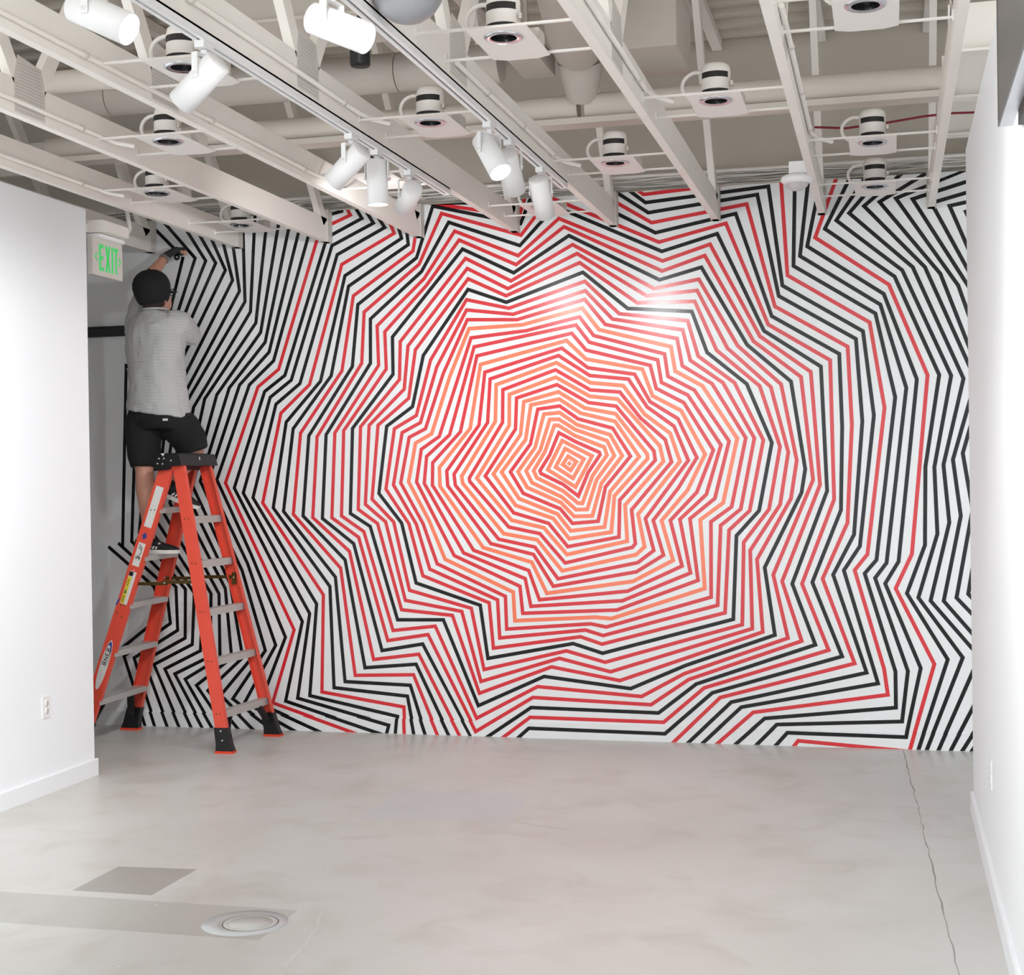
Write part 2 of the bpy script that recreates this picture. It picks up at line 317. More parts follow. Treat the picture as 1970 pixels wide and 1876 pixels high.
# ------------------------------------------------------------------ tape mural: strips of tape on the wall (X, Z in millimetres)
TAPE = """O1 -1922,1666 -1873,1629 -1837,1681 -1887,1715;O1 -1966,1651 -1859,1581 -1790,1697 -1905,1762;O1 -2015,1636 -1844,1528 -1739,1714 -1923,1810;R1 -1943,1859 -2002,1724 -2064,1630 -2058,1613 -1921,1545 -1827,1473 -1764,1616 -1690,1721 -1695,1736 -1841,1803;O1 -1970,1904 -2032,1743 -2104,1631 -2084,1587 -1921,1505 -1830,1430 -1803,1429 -1740,1592 -1648,1718 -1664,1766 -1843,1839 -1946,1904;O1 -1998,1941 -2061,1754 -2151,1630 -2114,1557 -1929,1468 -1843,1391 -1774,1392 -1714,1570 -1603,1714 -1646,1804 -1841,1876 -1940,1940;O1 -2034,1974 -2092,1772 -2202,1626 -2145,1529 -1936,1435 -1855,1350 -1743,1352 -1685,1548 -1555,1712 -1627,1840 -1829,1905 -1936,1981;R1 -2072,2005 -2121,1794 -2250,1626 -2171,1494 -1941,1397 -1866,1308 -1708,1320 -1660,1526 -1505,1709 -1611,1879 -1822,1940 -1935,2021;O1 -2115,2032 -2151,1821 -2306,1625 -2198,1462 -1958,1365 -1878,1263 -1669,1285 -1632,1498 -1452,1705 -1596,1920 -1805,1974 -1936,2063;O1 -2159,2053 -2182,1853 -2358,1614 -2219,1420 -1984,1338 -1888,1215 -1628,1254 -1606,1472 -1402,1692 -1404,1720 -1592,1965 -1781,2005 -1941,2107;R1 -2204,2077 -2214,1887 -2410,1603 -2233,1375 -2014,1309 -1897,1167 -1582,1224 -1574,1446 -1356,1682 -1363,1738 -1588,2011 -1757,2037 -1950,2151;O1 -2249,2100 -2253,1911 -2464,1590 -2247,1330 -2044,1282 -1903,1119 -1532,1199 -1542,1416 -1307,1674 -1327,1767 -1578,2053 -1749,2075 -1956,2196;R1 -2290,2130 -2295,1930 -2512,1592 -2510,1571 -2265,1288 -2070,1247 -1915,1068 -1501,1162 -1483,1184 -1503,1387 -1258,1670 -1294,1804 -1441,1936 -1564,2095 -1745,2113 -1958,2241;O1 -2332,2162 -2341,1936 -2561,1604 -2555,1560 -2298,1248 -2087,1209 -1934,1020 -1479,1118 -1427,1165 -1464,1360 -1208,1672 -1264,1841 -1416,1958 -1543,2133 -1743,2156 -1951,2284;R1 -2370,2198 -2390,1931 -2610,1617 -2603,1549 -2331,1214 -2102,1165 -1961,972 -1470,1070 -1372,1143 -1420,1334 -1158,1678 -1240,1882 -1400,2001 -1511,2171 -1747,2200 -1938,2327;R1 -2403,2241 -2445,1917 -2657,1638 -2652,1546 -2381,1187 -2112,1120 -1991,926 -1479,1015 -1314,1115 -1373,1323 -1221,1513 -1107,1693 -1217,1927 -1383,2033 -1473,2199 -1757,2247 -1917,2371;O1 -2430,2289 -2502,1898 -2704,1660 -2702,1544 -2430,1163 -2123,1072 -2032,883 -1500,958 -1257,1084 -1323,1321 -1166,1500 -1058,1712 -1197,1974 -1367,2067 -1425,2227 -1768,2300 -1887,2416;R1 -2452,2343 -2565,1878 -2747,1690 -2751,1551 -2491,1146 -2143,1022 -2079,843 -1533,899 -1204,1050 -1270,1322 -1110,1488 -1009,1736 -1180,2021 -1344,2110 -1378,2249 -1767,2354 -1854,2459;R1 -2469,2399 -2635,1861 -2786,1730 -2804,1563 -2556,1130 -2166,972 -2133,803 -1566,841 -1154,1009 -1213,1328 -1054,1474 -964,1765 -1155,2065 -1312,2145 -1333,2280 -1747,2401 -1827,2508;R1 -2488,2455 -2702,1852 -2820,1775 -2854,1572 -2616,1113 -2200,925 -2185,760 -1601,785 -1110,965 -1153,1331 -1004,1450 -916,1787 -1117,2094 -1273,2180 -1291,2314 -1719,2440 -1805,2556 -2136,2486;O1 -2500,2512 -2628,2222 -2751,1870 -2857,1814 -2906,1574 -2775,1329 -2676,1091 -2243,889 -2235,714 -1736,740 -1634,733 -1071,917 -1092,1324 -956,1423 -868,1802 -1068,2117 -1229,2210 -1252,2356 -1686,2474 -1787,2608 -2162,2522;R1 -2510,2568 -2670,2241 -2791,1902 -2898,1851 -2958,1568 -2815,1311 -2728,1063 -2293,863 -2288,662 -1763,700 -1667,682 -1034,866 -1029,1312 -906,1400 -818,1804 -1011,2128 -1186,2240 -1215,2403 -1647,2504 -1771,2660 -2195,2555;R1 -2514,2628 -2711,2284 -2823,1941 -2944,1881 -3006,1556 -2860,1310 -2776,1029 -2343,841 -2333,607 -1795,662 -1687,630 -996,818 -972,1290 -853,1386 -768,1802 -947,2132 -1138,2271 -1181,2453 -1603,2535 -1767,2712 -2219,2589;R1 -2513,2691 -2751,2327 -2849,1986 -2994,1907 -3056,1530 -2908,1312 -2822,988 -2397,823 -2374,544 -1826,621 -1695,578 -953,774 -923,1262 -801,1376 -716,1789 -879,2130 -1091,2294 -1151,2506 -1561,2565 -1769,2769 -2245,2627;K1 -2503,2754 -2798,2357 -2873,2042 -3045,1923 -3103,1504 -2956,1317 -2867,943 -2454,807 -2410,480 -1873,579 -1692,523 -905,736 -880,1229 -746,1376 -667,1773 -808,2121 -1038,2314 -1125,2560 -1509,2594 -1780,2824 -2260,2664;R1 -2501,2819 -2849,2394 -2897,2095 -3102,1931 -3149,1468 -3008,1324 -2911,897 -2512,788 -2436,411 -1915,534 -1677,469 -853,705 -838,1190 -688,1384 -620,1749 -733,2107 -982,2325 -1107,2619 -1451,2625 -1799,2883 -2261,2704;R1 -2506,2883 -2897,2420 -2926,2152 -3161,1932 -3194,1436 -3061,1325 -2939,834 -2573,768 -2457,337 -1959,488 -1645,412 -795,682 -801,1142 -624,1410 -573,1716 -669,2100 -918,2335 -1092,2683 -1393,2664 -1814,2939 -2249,2747;R1 -2516,2946 -2947,2449 -2956,2213 -3218,1924 -3242,1405 -3115,1315 -2965,775 -2634,743 -2468,264 -2009,435 -1589,360 -734,663 -762,1089 -561,1445 -525,1667 -609,2113 -858,2347 -1081,2749 -1348,2705 -1841,2994 -2229,2793;K1 -2534,3004 -2998,2480 -2998,2247 -3272,1915 -3295,1380 -3164,1297 -2992,712 -2693,715 -2476,187 -2056,376 -1524,313 -1189,459 -664,646 -718,1042 -500,1478 -477,1616 -552,2128 -803,2351 -1065,2819 -1315,2756 -1863,3050 -2211,2842;R1 -2555,3061 -2770,2792 -3048,2514 -3042,2281 -3331,1903 -3355,1365 -3207,1265 -3023,645 -2746,675 -2488,109 -2098,313 -1458,267 -1200,409 -589,629 -669,999 -433,1552 -494,2152 -765,2370 -1044,2887 -1299,2808 -1893,3105 -2195,2891;R1 -2583,3117 -2785,2834 -3098,2553 -3092,2306 -3391,1889 -3420,1354 -3242,1229 -3059,581 -2794,622 -2492,29 -2129,246 -1402,219 -1173,375 -510,613 -618,961 -394,1523 -438,2180 -728,2398 -1012,2952 -1295,2868 -1924,3157 -2181,2945;K1 -2621,3174 -2801,2879 -3142,2598 -3146,2321 -3450,1879 -3484,1350 -3276,1189 -3098,518 -2830,563 -2459,-125 -2530,-77 -2141,184 -1357,171 -1129,349 -432,592 -560,947 -354,1487 -380,2209 -704,2429 -969,3012 -1299,2925 -1945,3231 -2170,3006;R1 -2666,3231 -2816,2925 -3183,2643 -3204,2323 -3511,1868 -3549,1356 -3305,1141 -3155,461 -2856,499 -2537,-112 -2381,-49 -2148,124 -1327,116 -1082,327 -357,562 -504,947 -315,1437 -327,2244 -679,2465 -917,3070 -1316,2981 -1977,3288 -2161,3069;K1 -2722,3280 -2832,2966 -3224,2692 -3267,2304 -3567,1875 -3615,1367 -3335,1087 -3213,408 -2875,436 -2618,-99 -2273,-46 -2154,59 -1318,50 -1034,299 -281,527 -445,956 -277,1375 -264,1858 -275,2279 -658,2513 -859,3124 -1336,3038 -2038,3428 -2163,3140;R1 -2800,3311 -2855,3009 -3253,2748 -3337,2279 -3623,1893 -3681,1378 -3366,1035 -3279,359 -2893,370 -2703,-85 -1321,-51 -988,272 -211,487 -386,977 -241,1301 -209,1869 -227,2319 -639,2569 -794,3176 -1357,3099 -2051,3535 -2171,3186;K1 -2912,3311 -2885,3050 -3284,2810 -3410,2250 -3673,1922 -3748,1397 -3402,978 -3348,318 -2915,304 -2796,-72 -1227,-45 -924,246 -144,435 -326,1000 -205,1233 -150,1887 -180,2362 -616,2629 -732,3228 -1377,3160 -2024,3610 -2174,3266;K1 -2992,3316 -2928,3092 -3307,2877 -3482,2219 -3720,1965 -3818,1420 -3440,918 -3423,278 -2935,235 -2882,-58 -1142,-45 -865,218 -81,374 -265,1026 -173,1166 -85,1918 -140,2405 -594,2689 -667,3272 -1393,3221 -1892,3620 -2177,3350;R1 -3057,3320 -2976,3126 -3327,2949 -3557,2199 -3755,2023 -3890,1452 -3485,865 -3505,249 -2959,167 -2954,-43 -1055,-42 -796,189 -27,310 -46,458 -204,1027 -131,1119 -25,1961 -102,2454 -564,2747 -595,3320 -1404,3270 -1827,3615 -2176,3363;K1 -3142,3325 -3038,3165 -3357,3012 -3622,2208 -3788,2081 -3957,1486 -3532,807 -3588,224 -3002,107 -3021,-58 -943,-39 -730,155 17,237 17,444 -148,1008 -81,1086 35,2020 -69,2504 -529,2800 -514,3314 -1381,3338 -1827,3615 -2176,3395;K1 -3194,3328 -3112,3197 -3391,3071 -3681,2231 -3827,2126 -4024,1517 -3580,746 -3671,206 -3056,52 -3080,-28 -819,-41 -660,121 50,158 86,449 -90,982 -25,1069 97,2072 -41,2554 -491,2856 -436,3309 -1380,3376 -1827,3615;K1 -3251,3332 -3188,3231 -3424,3124 -3724,2263 -3865,2164 -4086,1550 -3631,695 -3754,185 -3056,-20 -3092,-194 -702,-40 -599,77 71,71 157,467 -34,950 42,1077 156,2119 -21,2614 -449,2910 -365,3305 -1380,3407 -1827,3615;R1 -3307,3335 -3264,3256 -3469,3178 -3766,2303 -3910,2195 -4147,1583 -3688,641 -3843,172 -3217,-25 -3092,-194 -592,-40 -537,32 89,-10 232,491 24,922 116,1119 215,2141 8,2666 -403,2958 -276,3302 -1379,3438 -1827,3615;K1 -3328,3336 -3322,3284 -3516,3244 -3800,2358 -3970,2210 -4207,1604 -3976,1123 -3748,593 -3930,164 -3451,-30 -2889,-350 125,-41 306,519 86,894 189,1171 197,1619 279,2140 40,2711 -347,3006 -198,3300 -1379,3470 -1827,3615;K1 -3448,3403 -3572,3321 -3830,2415 -4038,2211 -4268,1600 -4002,1064 -3816,541 -4036,171 -3627,-33 -2889,-350 169,-39 388,531 149,870 258,1235 246,1616 344,2134 83,2745 -282,3051 -106,3300;K1 -3518,3448 -3651,3325 -3856,2479 -4110,2194 -4324,1597 -4040,1017 -3888,506 -4120,191 -3790,-38 -2889,-350 232,-37 478,537 216,853 324,1299 296,1628 411,2115 141,2760 -209,3089 -29,3289;K1 -3590,3452 -3731,3330 -3886,2543 -4198,2153 -4381,1570 -4085,964 -3961,482 -4203,213 -3932,-43 -2889,-350 297,-35 573,511 288,852 387,1336 348,1657 477,2104 208,2757 -125,3124 99,3307;K1 -3662,3457 -3820,3335 -3918,2605 -4284,2128 -4433,1537 -4125,933 -4046,458 -4294,240 -4037,-48 -2889,-350 357,-33 689,508 358,871 451,1373 402,1692 516,2091 292,2715 -38,3143 311,3342;K1 -3734,3462 -3909,3341 -3954,2678 -4363,2077 -4486,1497 -4160,902 -4123,455 -4374,273 -4136,-53 -2889,-350 408,-31 766,509 422,893 511,1408 458,1722 570,2084 389,2643 53,3158 517,3322;K0 -3999,3346 -3991,2744 -4439,2070 -4542,1457 -4205,868 -4205,454 -4454,311 -4223,-64;K0 -4102,3352 -4028,2813 -4491,2058 -4599,1410 -4261,868 -4273,463 -4527,344 -4293,-69;K0 -4195,3358 -4075,2885 -4550,2060 -4656,1363 -4317,873 -4342,498 -4598,375 -4373,-73;K0 -4313,3365 -4124,2952 -4609,2088 -4709,1313 -4379,872 -4399,538 -4675,403 -4461,-78;K0 -4411,3371 -4191,3001 -4515,2363 -4676,2104 -4766,1262 -4442,896 -4449,579 -4747,426 -4547,-85;K0 -4492,3376 -4261,3019 -4544,2398 -4773,2133 -4822,1208 -4509,910 -4502,629 -4819,444 -4641,-88;K0 -4643,3385 -4335,3040 -4582,2382;K0 -4841,2374 -4889,1177;K0 -4921,1198 -4579,913 -4553,673 -4892,455 -4709,-92;K0 -4629,3255 -4447,3075;K0 -4420,3054 -4612,2380;K0 -4993,1175 -4666,912 -4609,726 -4961,466;K0 502,2537 145,3148 459,3233;K0 503,2608 248,3119 458,3171;K0 470,2788 347,3097 457,3116;K0 473,2973 435,3059 457,3064"""
mural = thing('tape_mural', (-1.68, YW, 0), 'wall-wide mural of concentric zigzag strips of black, red and orange tape', 'mural')
def clip(poly, ax, lim, keep_above):
    out = []; n = len(poly)
    for i in range(n):
        a, b = poly[i], poly[(i+1) % n]
        ia = (a[ax] >= lim) == keep_above; ib = (b[ax] >= lim) == keep_above
        if ia: out.append(a)
        if ia != ib:
            t = (lim-a[ax])/(b[ax]-a[ax]); out.append((a[0]+(b[0]-a[0])*t, a[1]+(b[1]-a[1])*t))
    return out
def strip_polys(pts, closed, w):
    P = [Vector((x, z)) for x, z in pts]; n = len(P); off = []
    for i in range(n):
        a = P[i-1] if (closed or i > 0) else None; b = P[(i+1) % n] if (closed or i < n-1) else None
        d1 = (P[i]-a).normalized() if a is not None else None; d2 = (b-P[i]).normalized() if b is not None else None
        if d1 is None: d1 = d2
        if d2 is None: d2 = d1
        n1 = Vector((-d1.y, d1.x)); n2 = Vector((-d2.y, d2.x)); m = n1+n2
        m = n1.copy() if m.length < 1e-4 else m.normalized()
        off.append(m*min(w/2/max(.05, m.dot(n1)), w*1.8))
    out = []
    for i in range(n if closed else n-1):
        j = (i+1) % n
        out.append([tuple(P[i]-off[i]), tuple(P[j]-off[j]), tuple(P[j]+off[j]), tuple(P[i]+off[i])])
    return out
ZB = .094
def tape_obj(polys, m):
    mb = MB()
    for poly in polys:
        poly = clip(clip(poly, 0, -5.3, True), 0, 1.3, False)
        if len(poly) < 3: continue
        for lo, hi, yy in ((ZB, ZTOP, YW), (.001, ZB, YW-.014)):
            q = clip(clip(poly, 1, lo, True), 1, hi, False)
            if len(q) < 3: continue
            k = len(q); t = .0009
            mb.add([(x, yy-t, z) for x, z in q] + [(x, yy-.0001, z) for x, z in q],
                   [tuple(range(k))] + [(i, (i+1) % k, k+(i+1) % k, k+i) for i in range(k)])
            if yy == YW:                       # the tape folds over the top of the baseboard
                e = sorted(x for x, z in q if abs(z-ZB) < 1e-6)
                if len(e) > 1: mb.box((e[0], YW-.0149, ZB+.0002), (e[-1], YW-.0003, ZB+.0009))
    if mb.v: mb.build('tape_strip', m, mural)
def inside(p): return 0 < p[1] < ZTOP and -5.3 < p[0] < 1.3
def tape_chain(pts, closed, w, m):
    pl = strip_polys(pts, closed, w); n = len(pl)
    # a strip breaks where both edges of a bend lie off the wall
    brk = [i for i in range(n) if (i == 0 and not closed) or not (inside(pl[i][0]) or inside(pl[i][3]))]
    if not brk: return tape_obj(pl, m)
    for a_, b_ in zip(brk, brk[1:] + [brk[0]+n if closed else n]): tape_obj([pl[k % n] for k in range(a_, b_)], m)
for item in TAPE.split(';'):
    head, *pp = item.split(); pts = [tuple(int(v)/1000 for v in p.split(',')) for p in pp]
    tape_chain(pts, head[1] == '1', .0236 if head[0] == 'O' else .0222, {'K': M_TAPE_K, 'R': M_TAPE_R, 'O': M_TAPE_O}[head[0]])
# centre square of the mural
tape_obj([[(x/1000, z/1000) for x, z in [(-1880, 1689), (-1864, 1671), (-1880, 1655), (-1897, 1672)]]], M_TAPE_O)

# ------------------------------------------------------------------ wall fittings
rail = thing('wall_rail', (-5.2, YW-.012, 2.555), 'black horizontal rail fixed to the bare wall beside the man', 'rail')
MB().box((-6.3, YW-.024, 2.556), (-4.72, YW-.001, 2.622)).build('rail_bar', M_BLACK, rail)
MB().box((-6.3, YW-.034, 2.612), (-4.72, YW-.024, 2.622)).build('rail_lip', M_BLACK, rail)

def outlet(x, y, z, sgn, label):
    o = thing('wall_outlet', (x, y, z-.057), label, 'outlet')
    p = MB(); p.prism([(y-.035, z-.057), (y+.035, z-.057), (y+.035, z+.057), (y-.035, z+.057)], 0, min(x, x+sgn*.005), max(x, x+sgn*.005)); p.build('cover_plate', M_PLATEW, o)
    for dz in (-.02, .02):
        rc = MB().lathe([(.0165, 0), (.0165, .0025), (.0, .0025)], (x+sgn*.005, y, z+dz), (sgn, 0, 0), 18, False, False).build('receptacle', M_PLATEW, o)
        s_ = MB()
        for dy in (-.006, .006): s_.box((x+sgn*.0073-.0006, y+dy-.001, z+dz-.001), (x+sgn*.0073+.0006, y+dy+.001, z+dz+.007))
        s_.build('slots', M_SLOT, rc)
    MB().lathe([(.003, 0), (.003, .0016), (0, .0016)], (x+sgn*.005, y, z), (sgn, 0, 0), 10, False, False).build('screw', M_RIVET, o)
outlet(XL, 6.72, .445, 1, 'white duplex outlet on the long bare partition near its baseboard')
outlet(XR, 5.85, .44, -1, 'white outlet plate low on the wall with the mounted screen')

# exit sign hung past the end of the partition
ex = thing('exit_sign', (-4.27, 7.5, 2.73), 'off-white edge-lit EXIT sign with green letters and arrows', 'exit sign')
EX = -4.27; EY0, EY1, EZ0, EZ1 = 7.335, 7.665, 2.755, 2.962
MB().box((EX-.03, EY0, EZ0), (EX, EY1, EZ1)).build('sign_panel', M_SIGN, ex)
def ey(u): return EY0+(EY1-EY0)*u
def ez(v): return EZ0+(EZ1-EZ0)*v
def glyph(polys, name):
    mb = MB()
    for poly in polys: mb.prism([(ey(u), ez(v)) for u, v in poly], 0, EX, EX+.0012)
    mb.build(name, M_GREEN, ex)
def rect(a, b, c, d): return [(a, b), (c, b), (c, d), (a, d)]
glyph([rect(.215, .14, .275, .86), rect(.275, .76, .37, .86), rect(.275, .45, .355, .55), rect(.275, .14, .37, .24)], 'letter')
glyph([[(.415, .14), (.475, .14), (.59, .86), (.53, .86)], [(.53, .14), (.59, .14), (.475, .86), (.415, .86)]], 'letter')
glyph([rect(.63, .14, .685, .86)], 'letter')
glyph([rect(.755, .14, .81, .78), rect(.715, .76, .845, .86)], 'letter')
glyph([[(.07, .50), (.15, .62), (.17, .59), (.105, .50)], [(.07, .50), (.105, .50), (.17, .41), (.15, .38)]], 'arrow')
glyph([[(.95, .50), (.905, .50), (.865, .60), (.885, .63)], [(.95, .50), (.885, .37), (.865, .40), (.905, .50)]], 'arrow')
MB().box((EX-.055, 7.36, EZ1), (EX+.03, 7.64, EZ1+.022)).build('canopy_plate', M_WHITE, ex)
MB().prism([(-4.36, EZ1+.026), (-4.19, EZ1+.026), (-4.19, EZ1+.085), (-4.22, EZ1+.095), (-4.36, EZ1+.095)], 1, 7.36, 7.60).build('junction_box', M_JOIST, ex)
MB().tube([(-4.26, 7.58, EZ1+.06), (-4.24, 7.66, EZ1+.05), (-4.24, 7.70, EZ1+.10), (-4.25, 7.70, EZ1+.18), (-4.27, 7.68, 3.3), (-4.29, 7.66, 3.42)], .014, 8).build('flex_conduit', M_FIXT, ex)

MB().box((-4.345, 7.186, EZ1+.03), (-4.31, 7.37, EZ1+.075)).build('mounting_arm', M_FIXT, ex)
# screen on the right-hand wall, seen edge on
tv = thing('wall_screen', (XR-.05, 3.7, 2.52), 'flat screen with silver bezel and black bracket mounted high on the wall', 'screen')
MB().box((XR-.06, 2.7, 2.525), (XR-.025, 4.21, 3.40)).build('screen_housing', M_FRAME, tv)
MB().box((XR-.0625, 2.71, 2.54), (XR-.0602, 4.20, 3.39)).build('screen_glass', M_FRAMED, tv)
bz = MB()
for a, b in (((2.7, 2.525), (4.21, 2.538)), ((2.7, 3.392), (4.21, 3.40)), ((4.202, 2.538), (4.21, 3.392)), ((2.7, 2.538), (2.708, 3.392))):
    bz.box((XR-.064, a[0], a[1]), (XR-.0602, b[0], b[1]))
bz.build('bezel', M_FRAMED, tv)
MB().box((XR-.0245, 3.1, 2.49), (XR-.001, 4.05, 3.3)).build('bracket', M_BLACK, tv)

# ------------------------------------------------------------------ services above the beams
pip = thing('insulated_pipe', (-2.1, 7.3, 3.39), 'thick insulated pipe crossing above the ceiling beams with a broken seam', 'pipe')
MB().tube([(-4.5+.2*k, 7.3, 3.455) for k in range(16)], .064, 18).build('pipe_jacket', M_PIPE, pip)
MB().tube([(-1.46+.2*k, 7.3, 3.455) for k in range(9)] + [(.262, 7.3, 3.455)], .066, 18).build('pipe_jacket', M_PIPE, pip)
MB().box((-4.4, 7.24, 3.362), (.255, 7.36, 3.392)).build('support_tray', M_PIPE, pip)
MB().lathe([(.07, 0), (.07, .03)], (-1.92, 7.3, 3.455), (1, 0, 0), 18).build('clamp_band', M_PIPE, pip)
p2 = thing('duct_pipe', (-3.1, 7.12, 3.5), 'wide jointed duct running beside the insulated pipe over the beams', 'duct')
for k in range(5):
    MB().tube([(-4.55+.54*k, 7.12, 3.66), (-4.015+.54*k, 7.12, 3.66)], .098, 20).build('duct_section', M_DUCT, p2)
p3 = tag(MB().tube([(-6.0, 6.4, 3.55), (-4.9, 6.4, 3.55), (-3.2, 6.42, 3.55)], .055, 14).build('white_drain_pipe', M_PIPE), 'plain pipe crossing above the beams over the end of the partition', 'pipe')
dd = thing('round_duct', (-1.4, 6.6, 3.55), 'round air duct running along the beams into a saddle joint', 'duct')
MB().tube([(-1.10, 4.2, 3.74), (-1.22, 5.2, 3.74), (-1.33, 6.2, 3.74), (-1.43, 6.9, 3.72), (-1.455, 7.08, 3.70)], [.14]*3+[.14, .125], 22).build('duct_body', M_DUCT, dd)
MB().tube([(-1.462, 7.17, 3.655), (-1.468, 7.22, 3.58), (-1.475, 7.28, 3.49)], [.115, .10, .075], 18).build('saddle', M_DUCT, pip)
db = thing('duct_box', (-1.08, 7.1, 3.6), 'square sheet-metal duct box hung between the roof webs', 'duct')
MB().box((-1.21, 6.86, 3.60), (-.94, 7.38, 3.90)).build('box_body', M_DUCT, db)
MB().box((-1.22, 6.85, 3.88), (-.93, 7.39, 3.93)).build('box_flange', M_DUCT, db)
MB().bar((-.98, 7.12, 3.93), (-.98, 7.12, 4.19), .02, .02).bar((-1.17, 7.12, 3.93), (-1.17, 7.12, 4.19), .02, .02).build('hanger_rods', M_DUCT, db)
d2 = thing('duct_tray', (-1.63, 7.13, 3.6), 'flat sheet-metal duct end beside the round duct', 'duct')
MB().box((-1.76, 6.88, 3.60), (-1.60, 7.22, 3.70)).build('tray_body', M_DUCT, d2)
MB().bar((-1.72, 7.1, 3.70), (-1.72, 7.1, 4.19), .02, .02).build('hanger_rod', M_DUCT, d2)
hv = thing('ceiling_panel_unit', (-2.6, 6.3, 3.62), 'boxy grey duct run slung above the beams by the track lamp', 'duct')
MB().box((-3.15, 6.15, 3.66), (-2.0, 6.55, 3.92)).build('duct_body', M_DUCT, hv)
MB().box((-3.15, 6.13, 3.648), (-2.0, 6.57, 3.662)).build('bottom_flange', M_PIPE, hv)
for xx in (-2.95, -2.2): MB().bar((xx, 6.35, 3.92), (xx, 6.35, 4.2), .015, .015).build('hanger_rod', M_DUCT, hv)
cpz = tag(MB().tube([(-3.3, 5.55, 3.95), (-1.6, 5.62, 3.95), (-1.1, 5.64, 3.95)], .022, 10).build('copper_pipe', M_COPPER), 'brown copper pipe high above the lit track lamps', 'pipe')
tag(MB().tube([(-3.8, 4.9, 3.86), (-3.0, 4.92, 3.83), (-2.2, 4.95, 3.84), (-1.7, 4.97, 3.86)], .007, 6).build('red_cable', M_RED), 'dark red cable strung high over the beams farthest from the mural', 'cable')
tag(MB().tube([(-.36, 7.86, 3.40), (-.2, 7.87, 3.385), (0, 7.88, 3.40), (.2, 7.9, 3.425), (.34, 7.9, 3.43), (.9, 7.92, 3.41)], .006, 6).build('red_cable', M_RED), 'thin red cable sagging behind the last row of recessed lights', 'cable')
rl = tag(MB().tube([(-4.6, YW-.03, 3.375), (-2, YW-.03, 3.375), (1.6, YW-.03, 3.375)], .011, 8).build('wall_top_conduit', M_FIXT), 'straight white conduit running along the top of the mural wall', 'conduit')
# loose cables lying along the wall top
cb = thing('cable_bundle', (-2.0, YW+.06, ZTOP), 'bundle of loose grey cables lying along the top of the mural wall', 'cables')
for k in range(34):
    ph = random.uniform(0, 6.28); a = random.uniform(.004, .012); b0 = random.uniform(.3, 1); zz = ZTOP+.022+random.uniform(0, .065); yy = YW+.008+random.uniform(0, .08)
    pts = [(-5.0+.12*j, yy+.015*math.sin(b0*j*.5+ph), zz+a*math.sin(b0*j*.9+ph*2)+.004*math.sin(j*1.7+ph)) for j in range(54)]
    MB().tube(pts, random.choice((.0032, .004, .0052)), 5).build('cable', random.choice((M_CABLE, M_CABLE, M_CABLED, M_FIXT)), cb)

# dome, sensor and strobe on the beams
dm = thing('ceiling_dome', (-1.46, 4.44, 3.0), 'silver-grey hemispherical dome hanging beside the brightest track lamp', 'dome')
MB().lathe([(.0, -.09), (.05, -.082), (.086, -.058), (.107, -.026), (.114, 0)], (-1.46, 4.44, 3.125), n=32, capa=False, capb=False).build('dome_cover', M_DOME, dm)
MB().lathe([(.114, 0), (.121, .002), (.121, .03), (.095, .05), (0, .05)], (-1.46, 4.44, 3.125), n=32, capa=False, capb=False).build('dome_ring', M_FIXT, dm)
MB().box((-1.562, 4.41, 3.145), (-1.45, 4.47, 3.17)).build('dome_bracket', M_FIXT, dm)
bk = thing('black_speaker', (-2.1, 5.75, 3.28), 'small black cylinder speaker hanging behind the bright track lamp', 'speaker')
MB().lathe([(.0, 0), (.038, 0), (.042, .006), (.042, .15), (.036, .165), (0, .165)], (-2.1, 5.75, 3.30), n=20, capa=False, capb=False).build('speaker_body', M_BLACK, bk)
MB().bar((-2.1, 5.75, 3.46), (-2.1, 5.75, 4.19), .015, .015).build('drop_rod', M_BLACK, bk)
st = thing('strobe_alarm', (-.415, 7.6, 3.0), 'white alarm strobe with clear faceted dome on the side of a beam', 'alarm')
MB().box((-.475, 7.55, 3.105), (-.384, 7.65, 3.165)).build('back_box', M_WHITE, st)
MB().lathe([(.055, .022), (.078, .012), (.084, 0), (.080, -.014), (.06, -.024)], (-.437, 7.6, 3.085), n=28, capa=True, capb=False).build('collar', M_WHITE, st)
MB().lathe([(.062, -.02), (.05, -.042), (.028, -.058), (0, -.062)], (-.437, 7.6, 3.085), n=10, capa=False, capb=False).build('lens', M_CLEAR, st)
MB().bar((-.437, 7.585, 3.05), (-.437, 7.615, 3.05), .03, .02).build('flash_tube', M_CHROME, st)

# conduits clipped along the beams
def conduit(x, y0, y1, z, label):
    c = thing('beam_conduit', (x, (y0+y1)/2, z-.012), label, 'conduit')
    MB().tube([(x, y0, z), (x, (y0+y1)/2, z), (x, y1, z), (x+.03, y1+.07, z-.012), (x+.09, y1+.13, z-.02)], .0105, 8).build('tube', M_JOIST, c)
    for t in (.25, .6, .95):
        yy = y0+(y1-y0)*t; MB().lathe([(.015, 0), (.015, .018)], (x, yy, z), (0, 1, 0), 10).build('clip', M_GALV, c)
conduit(JX[7]+.031, 2.0, 5.9, ZJ+.062, 'white conduit along the beam that carries the lighting track nearer the man')
conduit(JX[8]+.031, 5.3, 7.0, ZJ+.062, 'white conduit along the beam that carries the lighting track nearer the screen wall')
conduit(JX[9]+.031, 2.0, 5.95, ZJ+.075, 'white conduit on the beam beside the round duct')
conduit(JX[10]+.031, 5.0, 6.9, ZJ+.07, 'white conduit on the beam that carries the strobe')
conduit(JX[5]+.031, 2.5, 5.9, ZJ+.05, 'white conduit low on the beam above the partition')
conduit(JX[6]+.031, 4.0, 6.9, ZJ+.04, 'white conduit on the beam between the second and third bays from the partition')
conduit(JX[4]+.031, 4.0, 6.9, ZJ+.045, 'white conduit on the beam over the end of the partition')
